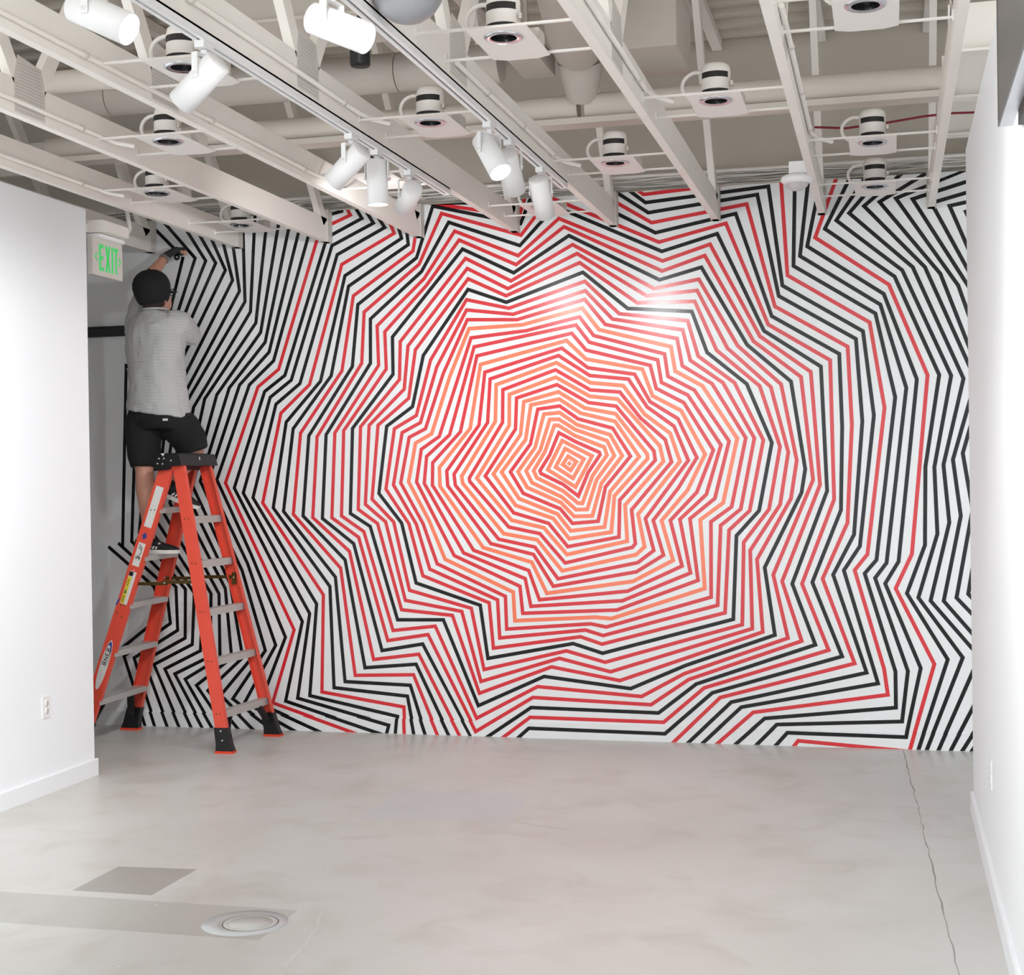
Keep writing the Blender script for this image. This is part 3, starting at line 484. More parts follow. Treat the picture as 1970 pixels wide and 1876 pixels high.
# ------------------------------------------------------------------ recessed light frames between the beams
def make_recessed():
    t = thing('recessed_light', (0, 0, 0), 'x', 'recessed light', 'unlit recessed lights between the beams')
    ins = .012; rim = [(-.107+ins, -.115), (.107-ins, -.115), (.107, -.115+ins), (.107, .285-ins), (.107-ins, .285), (-.107+ins, .285), (-.107, .285-ins), (-.107, -.115+ins)]
    pl = MB(); N = 32; outer = []
    for k in range(N):                                   # square plate with a round hole
        a = 2*math.pi*k/N; c_, s_ = math.cos(a), math.sin(a)
        t_ = min(.107/abs(c_) if abs(c_) > 1e-6 else 9, (.285 if s_ > 0 else .115)/abs(s_) if abs(s_) > 1e-6 else 9)
        outer.append((c_*t_, s_*t_))
    vs = [(x_, y_, z_) for z_ in (0, .004) for x_, y_ in outer] + [(.05*math.cos(2*math.pi*k/N), .05*math.sin(2*math.pi*k/N), z_) for z_ in (0, .004) for k in range(N)]
    pl.add(vs, [(k, (k+1) % N, 2*N+(k+1) % N, 2*N+k) for k in range(N)] + [(N+k, 3*N+k, 3*N+(k+1) % N, N+(k+1) % N) for k in range(N)] + [(k, N+k, N+(k+1) % N, (k+1) % N) for k in range(N)])
    for cx_, cy_ in ((-.107, .285), (.107, .285), (-.107, -.115), (.107, -.115)): pass
    pl.build('mounting_plate', M_FIXT, t)
    MB().lathe([(.046, -.004), (.060, -.008), (.068, -.004), (.069, .0)], (0, 0, 0), n=32, capa=False, capb=False).build('trim_ring', M_CHROME, t)
    MB().lathe([(.047, -.0035), (.045, .01), (.038, .06), (.0, .065)], (0, 0, 0), n=28, capa=False, capb=False).build('reflector', M_DARK, t)
    can = MB().lathe([(.058, .004), (.060, .02), (.060, .115), (.056, .135), (.045, .145), (0, .147)], (0, 0, 0), n=28, capa=False, capb=False).build('can_housing', M_FIXT, t)
    for z0, z1, r0 in ((.014, .036, .0608), (.082, .106, .0608)):
        vs = []; fs = []; n = 14
        for k in range(n+1):
            a = R_(-150+120*k/n); vs += [(r0*math.cos(a), r0*math.sin(a), z0), (r0*math.cos(a), r0*math.sin(a), z1)]
        MB().add(vs, [(2*k, 2*k+2, 2*k+3, 2*k+1) for k in range(n)]).build('vent_slot', M_SLOT, can)
    MB().box((.062, -.03, .05), (.072, -.01, .07)).build('spring_clip', M_RIVET, can)
    loop = [(-.05, .01, .12)] + [(-.075-.065*math.sin(R_(a)), .02, .07+.055*math.cos(R_(a))) for a in range(10, 175, 15)] + [(-.09, .05, .012)]
    MB().tube(loop, .0085, 8).build('flex_conduit', M_FIXT, t)
    MB().box((.065, .10, .004), (.102, .19, .055)).build('junction_box', M_GALV, t)
    for y0 in (-.10, .245):
        MB().box((-.283, y0-.006, .003), (.283, y0+.006, .011)).build('hanger_bar', M_FIXT, t)
        for s in (-1, 1): MB().box((s*.284-.004, y0-.009, -.004), (s*.284+.004, y0+.009, .032)).build('bar_end', M_FIXT, t)
    return t
rec = make_recessed()
BX = [-3.718+.61*i for i in range(7)]
ROWS = [(BX[0], 7.05, 'recessed light frame in the first bay out from the partition, before the hand-taped corner'),
        (BX[0], 8.085, 'recessed light frame close to the mural above the man’s raised hand'),
        (BX[1], 6.0, 'recessed light frame in the second bay from the partition'),
        (BX[2], 4.95, 'recessed light frame behind the down-turned lamp on the track nearer the man'),
        (BX[2], 7.07, 'recessed light frame half hidden by the three clustered lamps'),
        (BX[3], 6.03, 'recessed light frame between the two lighting tracks, alone in its row'),
        (BX[3], 8.12, 'recessed light frame close to the mural, half hidden by the hanging end lamp'),
        (BX[4], 4.945, 'recessed light frame below the round duct, nearest the silver dome'),
        (BX[4], 7.08, 'recessed light frame beside the insulated pipe seam, past the lamp tracks'),
        (BX[5], 6.035, 'recessed light frame below the square duct box'),
        (BX[6], 4.956, 'recessed light frame in the last bay, farthest from the mural'),
        (BX[6], 7.02, 'recessed light frame in the last bay under the sagging red cable'),
        (BX[6], 8.10, 'recessed light frame in the last bay, almost touching the mural')]
for i, (x, y, lab) in enumerate(ROWS):
    o = rec if i == 0 else copy_tree(rec)
    o.location = (x, y, 3.118); o['label'] = lab; ORG[o] = Vector(o.location)

# ------------------------------------------------------------------ lighting tracks and lamps
def track(x, y1, label):
    t = thing('lighting_track', (x, y1/2, ZJ-.03), label, 'track')
    ob = MB()
    for a, b in ((-.020, -.005), (.005, .020)): ob.box((x+a, 1.6, ZJ-.032), (x+b, y1, ZJ-.0005))
    ob.box((x-.020, 1.6, ZJ-.008), (x+.020, y1, ZJ-.0005))
    ob.build('rail_profile', M_WHITE, t)
    MB().box((x-.0048, 1.6, ZJ-.026), (x+.0048, y1-.003, ZJ-.0085)).build('slot', M_SLOT, t)
    MB().box((x-.0185, y1, ZJ-.0325), (x+.0185, y1+.02, ZJ-.0005)).build('end_cap', M_WHITE, t)
TX1, TX2 = JX[7], JX[8]
track(TX1, 7.26, 'white lighting track with a cluster of three lamps, nearer the man')
track(TX2, 7.29, 'white lighting track beside the silver dome, nearer the screen wall')
def spot_light(p, d, energy, size=62, blend=.7, rad=.04):
    l = bpy.data.lights.new('lamp_light', 'SPOT'); l.energy = energy*LAMP_K; l.spot_size = R_(size); l.spot_blend = blend; l.shadow_soft_size = rad; l.color = (.97, .99, 1)
    o = bpy.data.objects.new('lamp_light', l); COL.objects.link(o)
    o.location = p; o.rotation_euler = Vector(d).to_track_quat('-Z', 'Y').to_euler(); return o
def lamp(x, y, d, label, energy=0, lit=True, size=62, drop=.115, blend=.7):
    d = Vector(d).normalized(); piv = Vector((x, y, ZJ-.032-drop)); r = .047; Ln = .2
    t = thing('track_lamp', (x, y, ZJ-.04), label, 'track lamp', 'white cylinder lamps on the lighting tracks')
    MB().box((x-.017, y-.038, ZJ-.056), (x+.017, y+.038, ZJ-.0325)).build('adapter', M_WHITE, t)
    # arm: a flat bar reaching down beside the body
    side = d.cross(Vector((0, 0, 1)))
    side = Vector((1, 0, 0)) if side.length < .2 else side.normalized()
    a0 = Vector((x, y, ZJ-.058)); arm = MB()
    arm.lathe([(.012, 0), (.012, .02)], (x, y, ZJ-.078), n=12)
    top = a0 + Vector((0, 0, -.018))
    arm.bar(top - side*(r+.006), top + side*(r+.006), .022, .003, Vector((0, 0, 1)).cross(side))
    for s in (-1, 1):
        arm.bar(top + side*s*(r+.006), piv + side*s*(r+.006) + Vector((0, 0, -.012)), .022, .0035, Vector((0, 0, 1)).cross(side))
    arm.build('yoke', M_WHITE, t)
    b0 = piv - d*.075
    MB().lathe([(0, 0), (r-.006, 0), (r, .006), (r, Ln), (r-.003, Ln), (r-.004, Ln-.02)], b0, d, 32, False, False).build('lamp_body', M_WHITE, t)
    for s in (-1, 1): MB().lathe([(.006, 0), (.006, .004), (0, .004)], piv + side*s*(r+.008), side*s, 10, False, False).build('pivot_screw', M_WHITE, t)
    MB().lathe([(r-.004, 0), (0, .001)], b0 + d*(Ln-.012), d, 28, False, False).build('lens', M_LENS if lit else M_DARK, t)
    if energy: spot_light(b0 + d*(Ln+.012), d, energy, size, blend)
    return t
def img_dir(x, y, dx, dy, a):     # direction given by its slant in the picture and its tilt towards the viewer
    v = (fw + rt*((x-IMG_W/2)/F_PX) - up*((y-IMG_H/2)/F_PX)).normalized()
    e = (rt*dx - up*dy); e = (e - v*e.dot(v)).normalized(); a = R_(a)
    return e*math.cos(a) - v*math.sin(a)
lamp(TX1, 3.80, img_dir(210, 50, 122, 55, 35), 'lit track lamp pointing across the room, high on the track nearer the man', 30, size=80)
lamp(TX1, 4.50, img_dir(385, 155, -70, 77, -18), 'track lamp turned down and away over the partition, alone on the track nearer the man', 150, size=105, blend=1)
lamp(TX2, 4.10, img_dir(655, 60, 105, 40, 33), 'brightest lit track lamp, tilted sideways beside the silver dome', 30, size=80)
lamp(TX2, 5.86, img_dir(952, 300, 35, 65, 38), 'lit track lamp with glowing lens before two unlit-looking lamps near the mural', 25, size=80)
lamp(TX2, 6.20, img_dir(985, 330, 20, 85, -34), 'middle lamp of three on the track by the dome, overlapped by the glowing one', 14, size=80)
lamp(TX2, 6.79, img_dir(1042, 375, 15, 77, -26), 'end lamp of the track by the dome, hanging before the mural', 34, size=165, blend=1)
lamp(TX1, 5.88, img_dir(670, 318, -50, 55, -22), 'tilted lamp first in the cluster of three on the track nearer the man', 45, size=80)
lamp(TX1, 6.20, img_dir(724, 345, 3, 85, 10), 'upright lamp in the middle of the cluster of three, its lens glowing', 25, size=90)
lamp(TX1, 6.66, img_dir(790, 375, -18, 40, -58), 'end lamp of the track nearer the man, turned to show its round back', 36, size=120, blend=1)
for tx, y, d, e, sz, lab in (  # lamps out of view, added to brighten the mural, side walls and floor
        (TX2, 3.35, (-.05, .9, -.12), 14, 66, 'unseen added track lamp behind the brightest lamp, aimed at the mural'),
        (TX2, 2.5, (.08, .9, -.20), 22, 66, 'unseen added track lamp on the track by the dome, aimed at the mural'),
        (TX2, 2.1, (-.72, .72, -.27), 105, 60, 'unseen added track lamp far from the mural, aimed at the long bare partition'),
        (TX2, 3.0, (.62, .5, -.45), 60, 90, 'unseen added track lamp far from the mural, aimed at the screen wall'),
        (TX1, 1.75, (.3, .45, -.9), 30, 90, 'unseen added floor-lighting lamp, farthest from the mural on the track nearer the man'),
        (TX2, 1.75, (.2, .7, -.8), 38, 100, 'unseen added floor-lighting lamp, farthest from the mural on the track by the dome')):
    lamp(tx, y, d, lab, e, size=sz)
# ------------------------------------------------------------------ stepladder
lad = thing('stepladder', (-4.26, 8.23, 0), 'orange fibreglass stepladder with black top cap and aluminium steps', 'ladder')
RAILS = dict(NL=((-4.735, 7.905, .05), (-4.195, 8.025, 1.70), .086, 1), FL=((-4.755, 8.585, .05), (-4.235, 8.43, 1.70), .086, -1),
             NR=((-3.80, 7.905, .05), (-4.128, 8.03, 1.70), .072, 1), FR=((-3.755, 8.52, .05), (-4.135, 8.425, 1.70), .072, -1))
def rail_at(k, z):
    a, b, w, s = RAILS[k]; t = (z-a[2])/(b[2]-a[2]); return Vector(a)+(Vector(b)-Vector(a))*t
def channel(p, q, w, dep, s, t=.005):
    p, q = Vector(p), Vector(q); a = (q-p).normalized(); v = Vector((0, s, 0)); v = (v - a*v.dot(a)).normalized(); u = a.cross(v)
    sec = [(-w/2, 0), (w/2, 0), (w/2, dep), (w/2-t, dep), (w/2-t, t), (-w/2+t, t), (-w/2+t, dep), (-w/2, dep)]
    vs = [e + u*x + v*y for e in (p, q) for x, y in sec]; n = 8
    mb = MB(); mb.add(vs, [(i, (i+1) % n, n+(i+1) % n, n+i) for i in range(n)] + [(0, 1, 4, 5), (1, 2, 3, 4), (0, 5, 6, 7), (8, 13, 12, 9), (9, 12, 11, 10), (8, 15, 14, 13)])
    return mb, u, v, a
FR = {}
for k, (p, q, w, s) in RAILS.items():
    mb, u, v, a = channel(p, q, w, .034, s); FR[k] = (u, v, a); rr = mb.build('rail', M_ORANGE, lad)
    # boot and pad
    f = Vector(p); g = f + a*.10; mb = MB(); h = w/2+.006; ys = (-.006, .042)
    def ringp(c, hh, z): return [(c.x-hh, c.y+s*ys[0], z), (c.x+hh, c.y+s*ys[0], z), (c.x+hh, c.y+s*ys[1], z), (c.x-hh, c.y+s*ys[1], z)]
    f0 = f - a*.035
    mb.loft([ringp(f0, h+.012, .014), ringp(f, h+.004, .05), ringp(g, h-.001, .148)]); mb.sm = [False]*len(mb.sm)
    bt = mb.build('boot', M_BLACK, lad)
    MB().box((f0.x-h-.014, f0.y-.012 if s > 0 else f0.y-.046, 0), (f0.x+h+.014, f0.y+.046 if s > 0 else f0.y+.012, .014)).build('foot_pad', M_ORANGE2, bt)
    for z_ in (.055, .11):
        c = rail_at(k, z_+.02) - v*.007*(1 if s > 0 else 1)
        MB().lathe([(.006, 0), (.005, .003), (0, .003)], c, -v, 10, False, False).build('rivet', M_RIVET, bt)
for (n_, f_, zs, dpt) in (('NL', 'FL', (.29, .58, .87, 1.155, 1.44), .085), ('NR', 'FR', (.24, .545, .835, 1.12, 1.385), .05)):
    for z in zs:
        p = rail_at(n_, z); q = rail_at(f_, z); p.y += .004; q.y -= .004; mb = MB(); d = dpt/2; hh = .034 if n_ == 'NL' else .042
        vs = []
        sec = [(-d, 0), (d, 0), (d, -hh), (d-.004, -hh), (d-.004, -.004), (-d+.004, -.004), (-d+.004, -hh), (-d, -hh)]
        for e in (p, q): vs += [(e.x+x, e.y, e.z+zz) for x, zz in sec]
        mb.add(vs, [(i, (i+1) % 8, 8+(i+1) % 8, 8+i) for i in range(8)] + [(0, 1, 4, 5), (1, 2, 3, 4), (0, 5, 6, 7), (8, 13, 12, 9), (9, 12, 11, 10), (8, 15, 14, 13)])
        st_ = mb.build('step', M_ALU, lad)
        rv = MB()
        for e in (-.012, .012): rv.lathe([(.0045, 0), (.004, .0025), (0, .0025)], rail_at(n_, z-.012)+Vector((e, -.0005, 0)), (0, -1, 0), 8, False, False)
        rv.build('rivets', M_ZINC, st_)
# lower corner braces
for n_, f_, z in (('NL', 'FL', .29), ('NR', 'FR', .24)):
    for k, s in ((n_, 1), (f_, -1)):
        p = rail_at(k, z-.04); q = rail_at(k, .10); m = rail_at(k, z-.04) + Vector((0, s*.13, 0)); q += Vector((0, s*.02, 0))
        MB().bar(m, q + Vector((0, s*.03, 0)), .045, .012).build('corner_brace', M_BLACK, lad)
        MB().bar(q + Vector((0, s*.03, 0)), q - Vector((0, 0, .03)), .045, .012).build('corner_brace', M_BLACK, lad)
# spreaders
for k0, k1, s in (('NL', 'NR', 1), ('FL', 'FR', -1)):
    p = rail_at(k0, .985); q = rail_at(k1, .99); p.y += s*.018; q.y += s*.018; m = (p+q)/2
    sp_ = MB().bar(p, m+(q-p)*.04, .020, .004, Vector((0, 0, 1))).build('spreader_bar', M_ZINC, lad)
    MB().bar(m-(q-p)*.04+Vector((0, s*.006, .008)), q+Vector((0, s*.006, .008)), .020, .004, Vector((0, 0, 1))).build('spreader_bar', M_ZINC, lad)
    for c in (p, m, q): MB().lathe([(.006, 0), (.004, .006), (0, .006)], c + Vector((0, -.004, .004)), (0, -1, 0), 8, False, False).build('pivot', M_RIVET, sp_)
    MB().box((q.x-.012, q.y-.004, q.z-.04), (q.x+.012, q.y+.02, q.z+.035)).build('hinge_bracket', M_ZINC, lad)
# top cap
cap = MB().prism([(-4.225, 1.765), (-4.108, 1.765), (-4.098, 1.755), (-4.082, 1.693), (-4.160, 1.688), (-4.172, 1.668), (-4.268, 1.662), (-4.243, 1.752)], 1, 7.985, 8.475).build('top_cap', M_BLACK, lad)
MB().box((-4.215, 8.04, 1.765), (-4.12, 8.42, 1.768)).build('cap_tray', M_BLACK, cap)
for x, z in ((-4.228, 1.735), (-4.196, 1.735), (-4.238, 1.705), (-4.205, 1.703), (-4.150, 1.722)):
    MB().lathe([(.0055, 0), (.0045, .003), (0, .003)], (x, 7.985, z), (0, -1, 0), 10, False, False).build('cap_rivet', M_RIVET, cap)
MB().prism([(-4.215, 1.7655), (-4.19, 1.7655), (-4.20, 1.748)], 1, 7.9838, 7.985).build('cap_sticker', M_STICK, cap)
MB().box((-4.094, 8.24, 1.715), (-4.0905, 8.25, 1.745)).build('cap_sticker', M_STICK, cap)

# labels on the outer face of the near front rail
U, V, A = FR['NL']
def on_rail(s_, h_):       # h_ along the rail from its foot, s_ across; returns a point just proud of the web
    return Vector(RAILS['NL'][0]) + A*h_ + U*s_ - V*.0012
usign = 1 if U.x > 0 else -1
def sticker(name, poly, m, lift=0, parent=lad):
    pts = [on_rail(usign*x, h) - V*lift for x, h in poly]; n = len(pts)
    mb = MB(); mb.add(pts + [p + V*.0010 for p in pts], [tuple(range(n))] + [(i, (i+1) % n, n+(i+1) % n, n+i) for i in range(n)])
    return mb.build(name, m, parent)
def rc(x0, h0, x1, h1): return [(x0, h0), (x1, h0), (x1, h1), (x0, h1)]
sticker('blank_label', rc(-.025, 1.345, .025, 1.60), M_STICK)
sticker('blue_diamond', [(-.016, 1.288), (0, 1.312), (.016, 1.288), (0, 1.264)], M_BLUE)
lb = sticker('handwritten_label', rc(-.023, 1.10, .023, 1.245), M_STICK)
def stroke(pts, w=.0016):
    P = [on_rail(usign*x, h) - V*.0006 for x, h in pts]
    for p, q in zip(P, P[1:]): MB().bar(p, q, w*2, .0008, U).build('ink_stroke', M_INK, lb)
stroke([(-.014, 1.235), (-.004, 1.222), (-.012, 1.212), (.002, 1.205)])
stroke([(-.002, 1.226), (.010, 1.214), (.004, 1.204)])
stroke([(.004, 1.212), (.012, 1.188), (.006, 1.176), (.000, 1.180)])
stroke([(-.016, 1.160), (.016, 1.150)]); stroke([(-.010, 1.142), (.012, 1.175)]); stroke([(-.006, 1.170), (.014, 1.140)])
wl_ = sticker('warning_label', rc(-.023, .86, .023, 1.065), M_STICK)
sticker('yellow_panel', rc(-.022, .862, .002, 1.03), M_YELL, .0006, wl_)
sticker('black_heading', rc(-.022, 1.035, .004, 1.062), M_INK, .0006, wl_)
sticker('green_mark', [(-.02, .925), (-.002, .925), (-.008, .955)], mat('label_green', (70, 110, 60), .5), .001, wl_)
for k in range(6): sticker('print_line', rc(-.019, .872+.007*k, -.003, .8745+.007*k), M_INK, .001, wl_)
for h in (.975, .99, 1.005): sticker('print_line', rc(-.018, h, -.005, h+.004), M_INK, .001, wl_)
sticker('blue_tape', [(-.047, .84), (-.036, .845), (-.030, .88), (-.040, .885)], M_BLUE, .0002)
def ell(cx, ch, rx, rh, n=32, a0=0, a1=360): return [(cx+rx*math.cos(R_(a0+(a1-a0)*k/n)), ch+rh*math.sin(R_(a0+(a1-a0)*k/n))) for k in range(n)]
ov = sticker('oval_logo', ell(0, .475, .026, .155), M_STICK)
sticker('blue_field', [(x, h) for x, h in ell(0, .475, .0235, .147) if h > .545], M_BLUE, .0006, ov)
sticker('white_swoosh', [(x, h) for x, h in ell(-.003, .475, .019, .125) if h > .5], M_STICK, .0010, ov)
def letter_strokes(segs, h0, w=.0021):
    for (x0, a, x1, b) in segs:
        p = on_rail(usign*x0, h0+a) - V*.0016; q = on_rail(usign*x1, h0+b) - V*.0016
        mbs.bar(p, q, w*2, .0006, A if abs(x0-x1) > abs(a-b) else U)
# letters R N E R run up the rail: across = letter height, along = letter width
X0, X1 = .012, -.010
for k, L in enumerate('RNER'):
    h0 = .478+.028*k; mbs = MB()
    if L == 'R': letter_strokes([(X0, 0, X1, 0), (X1, 0, X1, .016), (X1, .016, .001, .016), (.001, 0, .001, .016), (.001, .006, X0, .018)], h0)
    if L == 'N': letter_strokes([(X0, 0, X1, 0), (X1, 0, X0, .017), (X0, .017, X1, .017)], h0)
    if L == 'E': letter_strokes([(X0, 0, X1, 0), (X1, 0, X1, .015), (X0, 0, X0, .015), (.001, 0, .001, .013)], h0)
    mbs.build('logo_letter', M_INK, ov)
mbs = MB(); letter_strokes([(.012, .0, .009, .0)], .462); mbs.build('logo_letter', M_INK, ov)
for sx in (-.018, .018): sticker('logo_rule', rc(sx-.0008, .47, sx+.0008, .57), M_INK, .001, ov)
sticker('rail_chip', rc(-.002, 1.072, .004, 1.078), M_STICK)
for s_, h_ in ((-.018, .80), (.016, .785)): MB().lathe([(.006, 0), (.004, .003), (0, .003)], on_rail(usign*s_, h_), -V, 8, False, False).build('rail_rivet', M_ZINC, lad)
sl = rail_at('NR', 1.12); MB().box((-4.02, 8.235, 1.088), (-3.972, 8.30, 1.102)).build('step_label', M_STICK, lad) if False else None
pN = rail_at('NR', 1.12); MB().box((pN.x+.0252, 8.24, 1.088), (pN.x+.0262, 8.31, 1.108)).build('step_label', M_STICK, lad)

# ------------------------------------------------------------------ the man on the ladder
man = thing('person', (-4.4, 8.24, 1.155), 'person in striped grey T-shirt, black shorts and cap reaching up on the ladder', 'person')
FOLD = bpy.data.textures.new('cloth_folds', 'CLOUDS'); FOLD.noise_scale = .09; FOLD.noise_depth = 2
def soft(ob, vox=.012, it=6, fac=.5, folds=0):
    r = ob.modifiers.new('remesh', 'REMESH'); r.mode = 'VOXEL'; r.voxel_size = vox; r.use_smooth_shade = True
    s = ob.modifiers.new('smooth', 'SMOOTH'); s.iterations = it; s.factor = fac
    if folds:
        d = ob.modifiers.new('folds', 'DISPLACE'); d.texture = FOLD; d.strength = folds; d.mid_level = .5; d.texture_coords = 'LOCAL'
    return ob
SX = Vector((math.cos(R_(12)), -math.sin(R_(12)), 0)); FWD = Vector((math.sin(R_(12)), math.cos(R_(12)), 0))
def oring(c, rx, ry, tilt=Vector((0, 0, 0)), n=28, p=2.4):
    c = Vector(c); out = []
    for k in range(n):
        t = 2*math.pi*k/n; cs, sn = math.cos(t), math.sin(t)
        x = math.copysign(abs(cs)**(2/p), cs)*rx; y = math.copysign(abs(sn)**(2/p), sn)*ry
        q = c + SX*x + FWD*y; q.z += tilt.x*x + tilt.y*y; out.append(q)
    return out
hipL, kneeL, ankL = Vector((-4.475, 8.27, 2.03)), Vector((-4.462, 8.235, 1.70)), Vector((-4.428, 8.225, 1.255))
hipR, kneeR, ankR = Vector((-4.29, 8.25, 2.03)), Vector((-4.195, 8.40, 1.80)), Vector((-4.325, 8.26, 1.56))
shL, elL, wrL = Vector((-4.545, 8.345, 2.60)), Vector((-4.56, 8.47, 2.865)), Vector((-4.492, 8.60, 3.03))
shR, elR, wrR = Vector((-4.225, 8.245, 2.575)), Vector((-4.245, 8.475, 2.505)), Vector((-4.375, 8.60, 2.585))
def lerp(a, b, t): return a+(b-a)*t
body = MB()
body.tube([hipL, lerp(hipL, kneeL, .5), kneeL, lerp(kneeL, ankL, .12), lerp(kneeL, ankL, .32), lerp(kneeL, ankL, .6), lerp(kneeL, ankL, .85), ankL, ankL+Vector((0, 0, -.05))], [.085, .075, .060, .056, .063, .050, .037, .036, .036], 16)
body.tube([hipR, lerp(hipR, kneeR, .5), kneeR+Vector((0, 0, .02)), kneeR, lerp(kneeR, ankR, .15), lerp(kneeR, ankR, .4), lerp(kneeR, ankR, .75), ankR, ankR+Vector((.02, 0, -.04))], [.085, .075, .062, .058, .056, .060, .045, .038, .036], 16)
body.tube([shL, lerp(shL, elL, .4), lerp(shL, elL, .8), elL, lerp(elL, wrL, .3), lerp(elL, wrL, .7), wrL, wrL+(wrL-elL).normalized()*.03], [.056, .05, .043, .041, .043, .034, .028, .027], 14)
body.tube([shR, lerp(shR, elR, .4), lerp(shR, elR, .8), elR, lerp(elR, wrR, .3), lerp(elR, wrR, .7), wrR, wrR+(wrR-elR).normalized()*.03], [.056, .05, .043, .042, .044, .034, .028, .027], 14)
neck0 = Vector((-4.39, 8.275, 2.60)); headc = Vector((-4.392, 8.285, 2.752))
body.tube([neck0, Vector((-4.392, 8.275, 2.655)), headc+Vector((0, -.01, -.02))], [.075, .06, .055], 16)
Hr = Matrix.Rotation(R_(-20), 3, 'Z') @ Matrix.Rotation(R_(10), 3, 'X')
body.ball(headc, (.077, .098, .118), 20, 14, Hr)
body.ball(headc+Hr @ Vector((0, .055, -.055)), (.052, .052, .062), 14, 10, Hr)        # jaw
body.tube([headc+Hr @ Vector((0, .085, .02)), headc+Hr @ Vector((0, .115, -.025)), headc+Hr @ Vector((0, .10, -.035))], [.010, .016, .012], 8)   # nose
body.loft([oring((-4.385, 8.275, z), rx, ry) for z, rx, ry in ((1.98, .16, .10), (2.2, .165, .11), (2.45, .175, .115), (2.58, .15, .09), (2.63, .08, .07))])
body = soft(body.build('body', M_SKIN, man), .009, 5)
for s in (-1, 1):      # ears, eyes
    e = headc+Hr @ Vector((s*.078, -.005, -.018))
    MB().ball(e, (.010, .020, .032), 10, 8, Hr).build('ear', M_SKIN, body)
    e = headc+Hr @ Vector((s*.030, .088, .012)); MB().ball(e, (.011, .008, .008), 8, 6, Hr).build('eye', M_SOLE, body)
MB().tube([headc+Hr @ Vector((-.022, .092, -.068)), headc+Hr @ Vector((0, .1, -.07)), headc+Hr @ Vector((.022, .092, -.068))], .005, 6).build('mouth', mat('lips', (170, 95, 88), .5), body)
hr = MB(); hr.ball(headc+Hr @ Vector((0, -.022, -.022)), (.081, .080, .085), 18, 12, Hr); hr.build('hair', M_HAIR, man)
# cap, worn low on the back of the head, peak away from the viewer
cp_ = MB(); cc = headc+Vector((-.012, -.028, .048))
rows = []
for r_, h_ in ((.080, -.102), (.090, -.09), (.101, -.066), (.108, -.035), (.113, .0), (.109, .032), (.096, .062), (.074, .086), (.042, .104), (.002, .110)):
    rows.append([cc+Hr @ Vector((r_*math.cos(2*math.pi*k/28), r_*1.06*math.sin(2*math.pi*k/28), h_)) for k in range(28)])
cp_.loft(rows); capo = cp_.build('cap', M_CAPF, man)
pk = MB(); top_ = []; bot_ = []
for k in range(13):
    a = R_(25+130*k/12); 
    for lst, dz in ((top_, 0), (bot_, -.006)):
        lst.append((cc+Hr @ Vector((.102*math.cos(a), .105*math.sin(a), -.03+dz)), cc+Hr @ Vector((.112*math.cos(a), .175*math.sin(a)+.005, -.045+dz))))
vs = [p for pr in top_ for p in pr] + [p for pr in bot_ for p in pr]; n2 = 26
fs = [(2*k, 2*k+1, 2*k+3, 2*k+2) for k in range(12)] + [(n2+2*k, n2+2*k+2, n2+2*k+3, n2+2*k+1) for k in range(12)] + [(2*k+1, n2+2*k+1, n2+2*k+3, 2*k+3) for k in range(12)] + [(0, n2, n2+1, 1), (24, 25, n2+25, n2+24)]
pk.add(vs, fs, True); pk.build('cap_peak', M_CAPF, capo)
MB().ball(cc+Hr @ Vector((0, 0, .111)), .007, 8, 6).build('cap_button', M_CAPF, capo)
gl = MB()
for s in (-1, 1): gl.tube([headc+Hr @ Vector((s*.086, -.02, .0)), headc+Hr @ Vector((s*.084, .03, .012)), headc+Hr @ Vector((s*.066, .10, .012))], .0032, 6)
for s in (-1, 1):
    cx = headc+Hr @ Vector((s*.034, .112, .006))
    gl.tube([cx+Hr @ Vector((.028*math.cos(a), 0, .02*math.sin(a))) for a in [2*math.pi*k/16 for k in range(16)]], .003, 6, closed=True)
gl.tube([headc+Hr @ Vector((-.007, .114, .008)), headc+Hr @ Vector((.007, .114, .008))], .003, 6)
gl.build('glasses', M_BLACK, man)
# T-shirt
sh = MB()
def fold(z, t): return .004*math.sin(9*z*6+t*3)+.003*math.sin(40*z+5*t)
rings = []
for z, rx, ry, dx in ((2.015, .206, .162, .012), (2.06, .203, .156, .008), (2.12, .193, .146, .004), (2.2, .187, .140, 0), (2.3, .186, .138, -.002), (2.4, .190, .142, -.004), (2.48, .196, .142, -.004), (2.55, .192, .130, -.004), (2.60, .165, .110, -.004), (2.635, .115, .088, -.004), (2.655, .078, .074, -.004)):
    rg = oring((-4.385+dx, 8.272, z), rx, ry, Vector((-.14 if z < 2.15 else -.03, -.02, 0)))
    rings.append([q + (q-Vector((-4.385, 8.272, q.z))).normalized()*fold(q.z, k*2*math.pi/28) for k, q in enumerate(rg)])
sh.loft(rings)
sh.tube([lerp(shL, elL, -.35), shL, lerp(shL, elL, .35), lerp(shL, elL, .62)], [.07, .082, .074, .066], 18)
sh.tube([shR+Vector((-.06, .0, -.01)), shR+Vector((.0, .03, -.01)), lerp(shR, elR, .45)+Vector((.006, 0, -.01)), lerp(shR, elR, .86)+Vector((.006, 0, -.006))], [.085, .086, .079, .072], 18)
shirt = soft(sh.build('shirt', M_SHIRT, man), .009, 3, folds=.022)
MB().tube(oring((-4.389, 8.272, 2.662), .072, .069), .008, 8, closed=True).build('collar', M_SHIRT, shirt)
